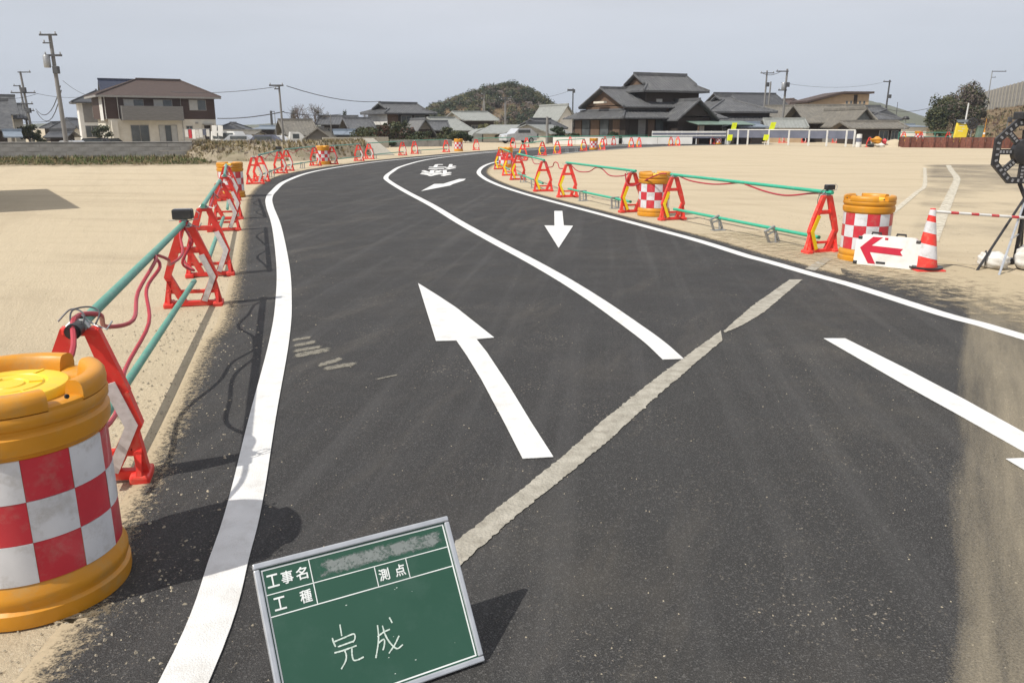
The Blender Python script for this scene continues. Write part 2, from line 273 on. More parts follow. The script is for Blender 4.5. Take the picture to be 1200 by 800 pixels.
# ------------------------------------------------------------------ mesh builder
class MB:
    def __init__(s): s.v = []; s.f = []; s.m = []; s.X = Matrix.Identity(4)
    def add(s, verts, faces, m=0):
        o = len(s.v); X = s.X
        s.v += [tuple(X @ Vector(p)) for p in verts]
        s.f += [tuple(o + i for i in f) for f in faces]; s.m += [m] * len(faces)
    def box(s, a, b, m=0):
        x0, y0, z0 = a; x1, y1, z1 = b
        s.add([(x0, y0, z0), (x1, y0, z0), (x1, y1, z0), (x0, y1, z0), (x0, y0, z1), (x1, y0, z1), (x1, y1, z1), (x0, y1, z1)],
              [(3, 2, 1, 0), (4, 5, 6, 7), (0, 1, 5, 4), (1, 2, 6, 5), (2, 3, 7, 6), (3, 0, 4, 7)], m)
    def cbox(s, c, size, m=0):
        s.box([c[i] - size[i] / 2 for i in range(3)], [c[i] + size[i] / 2 for i in range(3)], m)
    def bbox(s, a, b, bev=0.01, m=0):
        """box with chamfered vertical-section edges (all 12 edges)"""
        x0, y0, z0 = a; x1, y1, z1 = b; k = min(bev, (x1 - x0) / 2.1, (y1 - y0) / 2.1, (z1 - z0) / 2.1)
        bm = bmesh.new(); vs = [bm.verts.new(p) for p in [(x0, y0, z0), (x1, y0, z0), (x1, y1, z0), (x0, y1, z0), (x0, y0, z1), (x1, y0, z1), (x1, y1, z1), (x0, y1, z1)]]
        for f in [(3, 2, 1, 0), (4, 5, 6, 7), (0, 1, 5, 4), (1, 2, 6, 5), (2, 3, 7, 6), (3, 0, 4, 7)]: bm.faces.new([vs[i] for i in f])
        bmesh.ops.bevel(bm, geom=bm.edges[:], offset=k, segments=2, affect='EDGES', profile=0.5)
        bm.verts.index_update(); s.add([v.co[:] for v in bm.verts], [[v.index for v in f.verts] for f in bm.faces], m); bm.free()
    def prism(s, poly, y0, y1, m=0, plane='xz'):
        """extrude a 2-D outline; plane xz extrudes along y, xy along z, yz along x"""
        n = len(poly)
        def P(p, k): return (p[0], k, p[1]) if plane == 'xz' else ((p[0], p[1], k) if plane == 'xy' else (k, p[0], p[1]))
        vs = [P(p, y0) for p in poly] + [P(p, y1) for p in poly]
        fs = [tuple(range(n)), tuple(range(2 * n - 1, n - 1, -1))] + [(i, i + n, (i + 1) % n + n, (i + 1) % n) for i in range(n)]
        s.add(vs, fs, m)
    def bar(s, p0, p1, wd, y0, y1, m=0, wd2=None):
        """flat bar in the xz plane"""
        a = Vector(p0); b = Vector(p1); t = (b - a).normalized(); n = Vector((-t.y, t.x)); w2 = wd2 or wd
        s.prism([a + n * wd / 2, b + n * w2 / 2, b - n * w2 / 2, a - n * wd / 2], y0, y1, m)
    def tube(s, pts, r, n=8, m=0, r1=None, cap=True):
        pts = [Vector(p) for p in pts]; k = len(pts); vs = []; fs = []; up = None
        for i, p in enumerate(pts):
            t = (pts[min(i + 1, k - 1)] - pts[max(i - 1, 0)]).normalized()
            if up is None:
                up = Vector((0, 0, 1)) if abs(t.z) < 0.9 else Vector((1, 0, 0))
            a = up - t * up.dot(t)
            if a.length < 1e-5: a = t.orthogonal()
            a.normalize(); b = t.cross(a); up = a
            rr = r if r1 is None else r + (r1 - r) * i / max(1, k - 1)
            vs += [p + a * rr * math.cos(2 * math.pi * j / n) + b * rr * math.sin(2 * math.pi * j / n) for j in range(n)]
        for i in range(k - 1):
            for j in range(n):
                fs.append((i * n + j, i * n + (j + 1) % n, (i + 1) * n + (j + 1) % n, (i + 1) * n + j))
        if cap: fs += [tuple(range(n - 1, -1, -1)), tuple((k - 1) * n + j for j in range(n))]
        s.add(vs, fs, m)
    def lathe(s, prof, n=32, m=0, a0=0.0, a1=2 * math.pi, caps=False):
        full = abs(a1 - a0 - 2 * math.pi) < 1e-6; cols = n if full else n + 1; k = len(prof); vs = []; fs = []
        for j in range(cols):
            a = a0 + (a1 - a0) * j / n
            vs += [(r * math.cos(a), r * math.sin(a), z) for r, z in prof]
        for j in range(n):
            q = (j + 1) % cols
            for i in range(k - 1):
                fs.append((j * k + i, q * k + i, q * k + i + 1, j * k + i + 1))
        if caps and not full: fs += [tuple(range(k)), tuple((cols - 1) * k + i for i in range(k - 1, -1, -1))]
        s.add(vs, fs, m)
    def quad(s, a, b, c, d, m=0): s.add([a, b, c, d], [(0, 1, 2, 3)], m)
    def build(s, name, mats, parent=None, smooth=False, kind=None, label=None):
        me = bpy.data.meshes.new(name); me.from_pydata(s.v, [], s.f)
        for x in (mats if isinstance(mats, (list, tuple)) else [mats]): me.materials.append(x)
        if any(s.m): me.polygons.foreach_set('material_index', s.m)
        if smooth:
            me.polygons.foreach_set('use_smooth', [True] * len(s.f))
            if smooth != 'all': me.set_sharp_from_angle(angle=math.radians(38))
        me.update()
        o = bpy.data.objects.new(name, me); C.objects.link(o)
        if parent: o.parent = parent
        if kind: o['kind'] = kind
        if label: o['label'] = label
        return o
def tag(o, label, cat, group=None):
    o['label'] = label; o['category'] = cat
    if group: o['group'] = group
    return o
def thing(name, label, cat, loc=(0, 0, 0), rz=0.0, group=None):
    o = bpy.data.objects.new(name, None); C.objects.link(o); o.location = loc; o.rotation_euler = (0, 0, rz); o.empty_display_size = 0.2
    return tag(o, label, cat, group)
def dup(root, loc, rz, label, group=None):
    r = root.copy(); C.objects.link(r); r.location = loc; r.rotation_euler = (0, 0, rz); r['label'] = label
    if group: r['group'] = group
    for ch in list(root.children):
        c = ch.copy(); C.objects.link(c); c.parent = r
        for g in ch.children:
            d = g.copy(); C.objects.link(d); d.parent = c
    return r
def sheet(name, poly, z, mat, parent=None, kind=None):
    """flat sheet on the ground from a closed outline"""
    vs = [(p[0], p[1], z) for p in poly]
    tri = tessellate_polygon([[Vector(v) for v in vs]])
    me = bpy.data.meshes.new(name); me.from_pydata(vs, [], [tuple(t) for t in tri])
    bm = bmesh.new(); bm.from_mesh(me)
    for f in bm.faces:
        if f.normal.z < 0: f.normal_flip()
    bm.to_mesh(me); bm.free()
    me.materials.append(mat); o = bpy.data.objects.new(name, me); C.objects.link(o)
    if parent: o.parent = parent
    if kind: o['kind'] = kind
    return o
def ribbon(name, left, right, z, mat, parent=None, th=None):
    """strip between two polylines; th gives painted lines a thickness"""
    n = len(left); mb = MB()
    if th:
        vs = []
        for l, r in zip(left, right): vs += [(l[0], l[1], z), (l[0], l[1], z + th), (r[0], r[1], z + th), (r[0], r[1], z)]
        fs = []
        for i in range(n - 1):
            a = i * 4; b = a + 4
            fs += [(a + 1, a + 2, b + 2, b + 1), (a, a + 1, b + 1, b), (a + 2, a + 3, b + 3, b + 2)]
        fs += [(0, 3, 2, 1), ((n - 1) * 4, (n - 1) * 4 + 1, (n - 1) * 4 + 2, (n - 1) * 4 + 3)]
        mb.add(vs, fs)
    else:
        vs = [(p[0], p[1], z) for p in left] + [(p[0], p[1], z) for p in right]
        mb.add(vs, [(i, n + i, n + i + 1, i + 1) for i in range(n - 1)])
    return mb.build(name, mat, parent)
# ================================================================== THE SETTING
def smooth01(t):
    t = max(0., min(1., t)); return t * t * (3 - 2 * t)
def ground_h(x, y):
    a = -1.1 * smooth01((y - 42) / 14) * smooth01((-16 - x + (y - 42) * -0.30) / 6)
    b = -0.74 * smooth01((y - 47) / 8) * smooth01((-9.5 - (y - 47) * 0.12 - x) / 4)
    return min(a, b)
def spaced(lo, hi, c0, c1, fine, coarse):
    out = []; v = lo
    while v < hi:
        out.append(v)
        if c0 <= v < c1: v += fine
        else:
            d = (c0 - v) if v < c0 else (v - c1)
            v += max(fine, min(coarse, d * 0.35 + fine)) if v >= c0 else max(fine, min(coarse, d * 0.4))
    out.append(hi); return out
xs = spaced(-1300, 1300, -80, 60, 2.5, 200); ys = spaced(-150, 1500, -10, 130, 2.5, 200)
mb = MB(); nx = len(xs)
mb.v = [(x, y, ground_h(x, y)) for y in ys for x in xs]
mb.f = [(j * nx + i, j * nx + i + 1, (j + 1) * nx + i + 1, (j + 1) * nx + i) for j in range(len(ys) - 1) for i in range(nx - 1)]
mb.m = [0] * len(mb.f)
mb.build('ground', SAND, kind='structure', smooth='all')

# ---- road lines as surveyed on the ground
def G(*pp): return [gp(*p) for p in pp]
left_line = smooth_line([Vector((-0.75, -3.0, 0)), Vector((-0.92, 0.4, 0))] + G((217, 800), (271, 650), (290, 580), (308, 490), (327.5, 400), (332.5, 355), (331.5, 310), (324, 265), (316.5, 243), (315.5, 233), (320.5, 225), (337, 212), (374, 200.3), (440, 190.3), (500, 184.4), (545, 180.6), (600, 176.2), (650, 173.6), (720, 170.8)) + [Vector((24, 92, 0))])
centre_line = smooth_line(G((789, 422.5), (766.7, 402.3), (740, 382.3), (700, 354), (660, 328.5), (620, 305.7), (580, 284.3), (540, 262), (505, 240.7), (475.5, 225), (456, 213), (452.5, 208), (459, 202), (472, 195), (502, 187.3), (545, 181.8), (577, 179), (620, 176.3), (680, 173.2)) + [Vector((20, 84, 0))])
right_line = smooth_line([Vector((5.9, -2.0, 0)), Vector((4.62, 3.8, 0))] + G((1200, 396.5), (1150, 381.5), (1100, 368), (1000, 336), (950, 322), (900, 307.5), (874, 300.5), (820, 283.5), (760, 267), (700, 250.8), (640, 234.8), (606, 225), (582, 216.5), (567, 209), (561, 202), (567.5, 195), (581, 190.3), (605, 186), (645, 181.5), (690, 177.4), (745, 173.4), (800, 171)) + [Vector((24, 76, 0))])
left_edge = [Vector((-1.25, -9, 0)), Vector((-1.30, -2, 0))] + G((30, 800), (75, 730), (112, 662), (165, 563), (204, 482), (240, 402), (262, 370), (281, 290), (285, 252), (291, 230), (306, 215.5), (331, 205), (376, 196.5), (440, 188), (500, 182.3), (545, 178.6), (600, 174.6), (655, 172), (720, 169.8)) + [Vector((23.5, 93.5, 0))]
left_edge = smooth_line(left_edge, 10); left_edge_s = [p.copy() for p in left_edge]
def jitter(pts, a, rr):
    out = [p.copy() for p in pts]
    for p in out:
        k = a * min(1.0, 0.35 + p.y / 30); p.x += rr.uniform(-k, k); p.y += rr.uniform(-k, k)
    return out
left_edge = jitter(left_edge, 0.012, R)
i0 = min(range(len(right_line)), key=lambda i: (right_line[i] - gp(955, 323)).length)
far_right_edge = jitter(offset_line(right_line[i0:], 0.36), 0.02, R)
# the joint between the new road and the older junction asphalt runs from lower left to the drum on the right
J0 = Vector((-4.35, -4.3, 0)); J1 = gp(540, 650); J2 = gp(848, 397); J3 = gp(970, 302)
jdir = (J3 - J1).normalized(); J0 = J1 - jdir * 12
new_poly = left_edge + far_right_edge[::-1]
# drop the part of the new road that lies on the junction side of the joint
def side(p): return (p.x - J1.x) * jdir.y - (p.y - J1.y) * jdir.x      # > 0: junction side
def clip(poly, keep_neg):
    out = []; n = len(poly)
    for i in range(n):
        a, b = poly[i], poly[(i + 1) % n]; sa, sb = side(a), side(b)
        ia = (sa <= 0) == keep_neg; ib = (sb <= 0) == keep_neg
        if ia: out.append(a)
        if ia != ib: out.append(a + (b - a) * (sa / (sa - sb)))
    return out
full = left_edge + far_right_edge[::-1] + [gp(985, 315), gp(1010, 321), gp(1045, 326), gp(1090, 330), gp(1125, 336), Vector((6.6, 8.0, 0)), Vector((20, 4.5, 0)), Vector((30, -9, 0))]
road = sheet('road', clip(full, True), 0.006, ASPH, kind='structure')
junction = sheet('junction_road', clip(full, False), 0.006, ASPH_OLD, kind='structure')
def painted(name, pts, wd, parent, mat=PAINT, z=0.010):
    ribbon(name, offset_line(pts, -wd / 2), offset_line(pts, wd / 2), z, mat, parent, 0.003)
painted('edge_line', left_line, 0.150, road)
painted('centre_line', centre_line, 0.155, road)
painted('edge_line', right_line, 0.15, road)
def marking(name, px, parent, z=0.010):
    poly = [gp(*p) for p in px]; mb = MB()
    a2 = sum(poly[i].x * poly[(i + 1) % len(poly)].y - poly[(i + 1) % len(poly)].x * poly[i].y for i in range(len(poly)))
    if a2 < 0: poly = poly[::-1]
    n = len(poly); vs = [(p.x, p.y, z) for p in poly] + [(p.x, p.y, z + 0.003) for p in poly]
    tri = tessellate_polygon([[Vector((p.x, p.y, 0)) for p in poly]])
    fs = [(i, (i + 1) % n, (i + 1) % n + n, i + n) for i in range(n)]
    for t in tri:
        a, b, c = [Vector(vs[i]) for i in t]
        fs.append(tuple(i + n for i in (t if (b - a).cross(c - a).z > 0 else t[::-1])))
    mb.add(vs, fs); return mb.build(name, PAINT, parent)
marking('lane_arrow', [(490, 333), (514, 348), (535, 362), (579, 397), (558.5, 399), (571, 415), (596, 453), (622, 496), (648.5, 537.5), (612.5, 539.5), (590, 495), (564, 446), (547, 418), (535, 400.5), (511, 401)], road)
marking('lane_arrow', [(654.6, 291.5), (638, 265), (649.7, 265.2), (649.5, 248), (659, 248), (660.7, 265), (671.5, 265.5)], road)
marking('lane_arrow', [(493.5, 224.6), (509, 216.2), (519.5, 216), (538, 210.3), (546, 210.2), (543.5, 212.2), (531, 216.2), (527.5, 218)], road)
dash_r = [gp(965, 398), gp(990, 398), gp(1200, 511), Vector((4.6, 1.2, 0)), Vector((4.4, 1.2, 0)), gp(1200, 532)]
def poly_mark(name, poly, parent): 
    mb = MB(); mb.prism([(p.x, p.y) for p in poly], 0.010, 0.013, 0, 'xy'); return mb.build(name, PAINT, parent)
marking('lane_line', [(965, 398), (990, 398), (1060, 433), (1130, 470), (1200, 509), (1290, 561), (1290, 585), (1200, 532), (1130, 492), (1060, 453)], junction)
marking('lane_arrow', [(1178, 540.5), (1290, 536), (1290, 610), (1235, 575)], junction, 0.0135)
# slow sign in road letters, upright for the lane that comes towards us
def glyphs(body, size=1.0):
    cu = bpy.data.curves.new('glyphs', 'FONT'); cu.body = body; cu.size = size; cu.align_x = 'CENTER'; cu.resolution_u = 3; cu.offset = 0.0
    ob = bpy.data.objects.new('glyphs', cu); C.objects.link(ob)
    dg = bpy.context.evaluated_depsgraph_get(); dg.update()
    me = bpy.data.meshes.new_from_object(ob.evaluated_get(dg)); C.objects.unlink(ob); bpy.data.objects.remove(ob)
    return me
def fit_glyph(ch, wd, ht, thick, lift):
    """mesh of one character scaled to wd x ht about its centre, in the xy plane"""
    me = glyphs(ch)
    X = [v.co.x for v in me.vertices]; Y = [v.co.y for v in me.vertices]
    cx, cy = (min(X) + max(X)) / 2, (min(Y) + max(Y)) / 2; sx = wd / (max(X) - min(X)); sy = ht / (max(Y) - min(Y))
    vs = [((v.co.x - cx) * sx, (v.co.y - cy) * sy) for v in me.vertices]; fs = [tuple(p.vertices) for p in me.polygons]
    # thicker strokes: copies shifted a little in eight directions, each a hair above the last
    V = []; F = []
    for k in range(9):
        dx, dy = (0, 0) if k == 8 else (math.cos(k * math.pi / 4) * thick[0], math.sin(k * math.pi / 4) * thick[1]); o = len(V)
        V += [(x + dx, y + dy, k * lift) for x, y in vs]; F += [tuple(i + o for i in f) for f in fs]
    me = bpy.data.meshes.new('lettering'); me.from_pydata(V, [], F)
    return me
for ch, a, b in (('徐', (510.5, 206.8), (511.5, 199.8)), ('行', (517.5, 199.0), (520.5, 193.0))):
    pa, pb = gp(*a), gp(*b); me = fit_glyph(ch, 1.06, (pb - pa).length * .97, (0.035, 0.14), 0.0002)
    o = bpy.data.objects.new('road_lettering', me); me.name = 'road_lettering'; me.materials.clear(); me.materials.append(PAINT); C.objects.link(o); o.parent = road
    mid = (pa + pb) / 2; o.location = (mid.x, mid.y, 0.011)
    d = (pa - pb); o.rotation_euler = (0, 0, math.atan2(d.y, d.x) - math.pi / 2)

# ---- concrete joint strip with ragged edges
def ragged(name, lpx, rpx, parent=None):
    def dense(pts):
        out = []
        for a, b in zip(pts[:-1], pts[1:]):
            k = max(2, int((b - a).length / 0.018))
            out += [a + (b - a) * (i / k) for i in range(k)]
        return out + [pts[-1]]
    Lp = dense([gp(*p) for p in lpx]); Rp = dense([gp(*p) for p in rpx])
    def rough(pts, sg):
        w_ = 0.0; out = []
        for p in pts:
            w_ = w_ * 0.5 + R.uniform(-1, 1) * 0.003; n = Vector((-jdir.y, jdir.x, 0)) * sg
            out.append(p + n * (w_ + R.uniform(-0.004, 0.004) + (R.uniform(0, .012) if R.random() < .05 else 0)))
        return out
    Lp = rough(Lp, 1); Rp = rough(Rp, -1)
    o = sheet(name, Lp + Rp[::-1], 0.0105, CONC, parent)
    return o
ragged('concrete_strip', [(455, 705), (535, 636), (586, 595), (655, 540), (709, 492), (769, 444), (845, 388.5)], [(470, 740), (541, 663), (596, 614), (685, 541), (724, 508), (767, 468), (846, 400)], junction)
ragged('concrete_strip', [(847.5, 389.5), (857, 380.5), (880, 360.5), (925, 328.5)], [(849.5, 391), (872, 381), (895, 367), (940, 328.5)], junction)
ragged('concrete_strip', [(943, 316), (960, 305.5), (982, 293)], [(955, 318), (970, 307.5), (994, 294)], junction)
# hairline scratch beside the centre line and pale dusty scrapes near the left line
DUSTY = film_mat('dusty_scrape', (0.30, 0.28, 0.235), 0.33, 0.60, 0.75, 26)
def film(name, rows, z, mat, cov, parent=None, kind='structure'):
    """rows of ground points; cov gives the cover value per column"""
    mb = MB(); n = len(rows[0]); mb.v = [(p[0], p[1], z) for r in rows for p in r]
    mb.f = [(j * n + i, j * n + i + 1, (j + 1) * n + i + 1, (j + 1) * n + i) for j in range(len(rows) - 1) for i in range(n - 1)]; mb.m = [0] * len(mb.f)
    o = mb.build(name, mat, parent)
    if not parent: o['kind'] = kind
    a = o.data.attributes.new('cover', 'FLOAT', 'POINT')
    a.data.foreach_set('value', [c for r in range(len(rows)) for c in (cov(r) if callable(cov) else cov)])
    return o
for (x0, y0, x1, y1, t) in ((342, 400, 366, 396, 4), (343, 407, 372, 401, 5), (343, 413, 378, 407, 5), (343, 419, 388, 410, 7), (372, 430, 402, 421, 6), (378, 434, 418, 427, 6), (440, 446, 468, 440, 2)):
    rows = []
    for k in range(9):
        u = k / 8; px = x0 + (x1 - x0) * u; py = y0 + (y1 - y0) * u
        rows.append([gp(px, py + t * 0.5 * (v - 1)) for v in (0, 0.5, 1, 1.5, 2)])
    e = lambda r: [(-0.35 if r in (0, 8) else 0) + c for c in (-0.3, 0.08, 0.15, 0.08, -0.3)]
    film('dust_streak', rows, 0.0095, DUSTY, e, road)
rows = [[gp(740 + 34 * k / 6 + 40 * (k / 6) ** 2 * 0.0 + dx, 378 + 28 * k / 6 - 3 * math.sin(k / 6 * 3.1)) for dx in (0, 1.0, 2.0)] for k in range(7)]
film('dust_streak', rows, 0.0095, DUSTY, [-0.1, 0.15, -0.1], road)

# ---- sand blown over the junction on the right and over the strip of asphalt beyond the white line
FILM_R = film_mat('sand_film', (0.50, 0.43, 0.315), 0.24, 1.0, 0.82, 4.5, (1.0, 0.07, 1), math.radians(29))
rows = []
for k in range(17):
    y = 0.9 + k * 0.5; e0 = 0.553 * (y + 0.42) + R.uniform(-.03, .03)
    rows.append([(e0 + d, y) for d in (-0.10, -0.04, 0.02, 0.22, 0.6, 1.3, 3, 7)])
film('sand_film', rows, 0.0088, FILM_R, lambda r: [c - max(0, r - 13) * .16 for c in (-0.5, -0.22, -0.02, 0.09, 0.06, 0.12, 0.2, 0.25)], junction)
FILM_E = film_mat('edge_dust', (0.50, 0.415, 0.285), 0.42, 0.70, 0.95, 7.0)
near = smooth_line([p for p in right_line if 5.2 < p.y < 13][::4], 4)
rows = [list(q) for q in zip(*[offset_line(near, d) for d in (0.09, 0.2, 0.42, 0.75, 1.3, 2.2)])]
film('edge_dust', rows, 0.0135, FILM_E, [-0.35, -0.12, -0.03, 0.04, 0.2, 0.4], junction)
FILM_N = film_mat('edge_grit', (0.50, 0.41, 0.28), 0.40, 0.68, 0.95, 38.0)
le = [p for p in left_edge_s if -2.5 < p.y < 45][::2]
rows = [list(q) for q in zip(*[offset_line(le, d) for d in (-0.03, 0.02, 0.05, 0.09, 0.17)])]
film('sand_fringe', rows, 0.0090, FILM_N, [0.3, 0.10, 0.0, -0.06, -0.25], road)
fe = offset_line(right_line[i0:], 0.36)[::2]
rows = [list(q) for q in zip(*[offset_line(fe, -d) for d in (-0.02, 0.04, 0.09, 0.15)])]
film('sand_fringe', rows, 0.0090, FILM_N, [0.3, 0.08, -0.06, -0.25], road)
# ---- the older track under the sand on the right, with its worn white lines
FILM_G = film_mat('bare_asphalt', (0.17, 0.16, 0.145), 0.42, 0.90, 0.75, 0.45, (0.8, 0.8, 1))
rows = []
for py, c in ((192.5, -0.3), (193.5, 0.08), (198, 0.14), (206, 0.12), (216, 0.03), (226, -0.04), (250, -0.08), (300, -0.10), (335, -0.10)):
    a, b = gp(1083 - (py - 192) * 0.35, py), gp(1330, py)
    rows.append([a + (b - a) * t for t in (0, 0.06, 0.2, 0.5, 1)])
cv = (-0.3, 0.06, 0.12, 0.11, 0.03, -0.04, -0.07, -0.09, -0.09)
old_road = film('old_road', rows, 0.0060, FILM_G, lambda r: [cv[r] - 0.2, cv[r], cv[r], cv[r], cv[r]])
OLDP = film_mat('worn_paint', (0.72, 0.67, 0.56), 0.25, 0.62, 0.85, 9.0)
for pts, wd in ((((1111, 194), (1114.5, 200), (1120, 207), (1121, 212), (1117, 222), (1108, 243), (1098, 266), (1091, 283)), 0.20), (((1083.5, 197), (1083.5, 217), (1074, 226), (1050, 246), (1035, 257)), 0.12)):
    ln = smooth_line([gp(*p) for p in pts], 6)
    rows = [list(q) for q in zip(*[offset_line(ln, d * wd) for d in (-0.5, -0.25, 0.25, 0.5)])]
    film('worn_line', rows, 0.0105, OLDP, [0.0, 0.06, 0.06, 0.0], old_road)

# ---- loose stones on the sand and the road edge
def stones(name, spots, mat):
    mb = MB()
    for (x, y, z, s) in spots:
        a = R.uniform(0, 6.3); ca, sa = math.cos(a), math.sin(a)
        pts = [(1, 0, 0), (0.2, 0.8, 0), (-0.9, 0.5, 0), (-0.7, -0.7, 0), (0.4, -0.8, 0), (0.5, 0.1, 0.7), (-0.3, 0.2, 0.8), (-0.1, -0.4, 0.65)]
        pts = [(p[0] * s * R.uniform(.7, 1.2), p[1] * s * R.uniform(.5, 1), p[2] * s * R.uniform(.5, 1.1)) for p in pts]
        mb.add([(x + p[0] * ca - p[1] * sa, y + p[0] * sa + p[1] * ca, z + p[2]) for p in pts],
               [(0, 1, 5), (1, 6, 5), (1, 2, 6), (2, 3, 7), (2, 7, 6), (3, 4, 7), (4, 0, 5), (4, 5, 7), (5, 6, 7)])
    return mb.build(name, mat, kind='stuff')
sp = []
for _ in range(2600):
    t = R.random(); p = left_edge[int(len(left_edge) * t * 0.5)]
    y = p.y + R.uniform(-.3, .3); x = p.x + R.gauss(-0.2, 0.35)
    if y < 1.0 or y > 30: continue
    sp.append((x, y, 0.005, R.choice((0.003, 0.004, 0.005, 0.006, 0.008, 0.011))))
for _ in range(1200):
    y = 1.8 + 9 * R.random() ** 1.6; x = R.uniform(-0.5, 0.55) * (y + 1) * 1.4
    s = R.choice((0.002, 0.0025, 0.003, 0.004, 0.005)); sp.append((x, y, 0.006, s))
for _ in range(420):
    y = R.uniform(3, 20); x = -2.6 - (y - 4) * 0.2 - R.random() * 7; sp.append((x, y, 0.0, R.choice((0.004, 0.005, 0.007, 0.009))))
for _ in range(900):
    y = R.uniform(7, 16); x = 4 + (10 - y) * 0.2 + R.random() * 4; sp.append((x, y, 0.004, R.choice((0.004, 0.006, 0.009, 0.013))))
stones('loose_stones', sp, STONE)

# ---- earth bank and the raised plot behind it
base = smooth_line(G((212, 188.3), (232, 188.7), (262, 189.3), (300, 189.5), (350, 189), (400, 186.5), (438, 182.5)), 8)
mb = MB(); n = len(base); prof = ((0, 0), (0.5, 0.14), (1.5, 0.42), (2.6, 0.70), (3.6, 0.80), (6, 0.80), (9, 0.4), (14, -0.62), (70, -0.70))
rb = random.Random(3)
for i, p in enumerate(base):
    e = min(1.0, (i + 0.0) / 5.0)
    for (d, z) in prof:
        q = p + Vector((-0.32, 1, 0)).normalized() * d
        mb.v.append((q.x + rb.uniform(-.15, .15) * (d > 0), q.y, (z + rb.uniform(-.07, .07) * (d > 0.3)) * (0.05 + 0.95 * e) if d else -0.02))
k = len(prof)
mb.f = [(i * k + j, (i + 1) * k + j, (i + 1) * k + j + 1, i * k + j + 1) for i in range(n - 1) for j in range(k - 1)]; mb.m = [0] * len(mb.f)
mb.build('terrain', EARTH, kind='structure', smooth='all')
PLOT_Z = -0.62
# concrete ramp that closes the bank on the right
e = base[-1]; mb = MB()
bk = Vector((-0.32, 1, 0)).normalized(); rt = Vector((0.8, 0.5, 0)).normalized()
a0, a1 = e + bk * 0.1 - rt * 0.3, e + bk * 7 - rt * 0.3
mb.add([a0 + Vector((0, 0, .02)), a0 + rt * 1.6 + Vector((0, 0, .02)), a1 + rt * 1.4 + Vector((0, 0, .86)), a1 + Vector((0, 0, .86)), a0, a0 + rt * 1.6, a1 + rt * 1.4, a1],
       [(0, 1, 2, 3), (1, 5, 6, 2), (0, 3, 7, 4), (2, 6, 7, 3)])
tag(mb.build('concrete_ramp', CONC), 'sloped concrete end of the earth bank before the far left bend', 'ramp')

# ---- grass and weeds
def tufts(name, spots, mats, kind='stuff', blades=9):
    mb = MB()
    for (x, y, z, h) in spots:
        mi = R.randrange(len(mats))
        for _ in range(blades):
            a = R.uniform(0, 6.28); l = h * R.uniform(.5, 1.2); b = h * 0.35; ox, oy = R.uniform(-b, b), R.uniform(-b, b); wd = h * 0.09
            tx, ty = math.cos(a) * l * .55, math.sin(a) * l * .55
            mb.add([(x + ox - math.sin(a) * wd, y + oy + math.cos(a) * wd, z - .01), (x + ox + math.sin(a) * wd, y + oy - math.cos(a) * wd, z - .01), (x + ox + tx, y + oy + ty, z + l * .8)], [(0, 1, 2)], mi)
    return mb.build(name, mats, kind=kind)
EARTHF = film_mat('verge_earth', (0.17, 0.135, 0.085), 0.30, 0.66, 0.95, 1.6)
rows = []
for py, c in ((186.3, 0.3), (188, 0.26), (190, 0.18), (191.8, 0.06), (193.6, -0.1), (196, -0.3)):
    rows.append([gp(-70 + 36 * k, py + (0.9 if k < 6 else 0.9 - (k - 5) * 0.45)) for k in range(10)])
cvv = (0.3, 0.26, 0.18, 0.06, -0.1, -0.3)
film('verge_path', rows, 0.004, EARTHF, lambda r: [cvv[r]] * 10)
sp = []
for _ in range(2600):
    px = R.uniform(-60, 245) + R.gauss(0, 3); t = R.random(); py = 187.2 + 5.5 * t * t + R.uniform(-.6, .6) + (245 - px) * 0.004
    p = gp(px, py); sp.append((p.x, p.y, ground_h(p.x, p.y), R.uniform(.10, .34) * (1.2 - 0.8 * t)))
tufts('verge_grass', sp[:1500], [WEED, WEED, LEAF_G, DRY]); tufts('dry_verge_grass', sp[1500:], [DRY, DRY, LEAF_G])
sp = []
for _ in range(1500):
    i = R.randrange(3, n - 1); p = base[i]; d = R.uniform(0.2, 4.2) 
    z = 0.82 * smooth01(d / 3.0) * min(1, i / 5); q = p + bk * d
    sp.append((q.x, q.y, z - 0.03, R.uniform(.10, .26)))
tufts('bank_grass', sp, [DRY, DRY, DRY, LEAF_G, DRY, TWIG2])
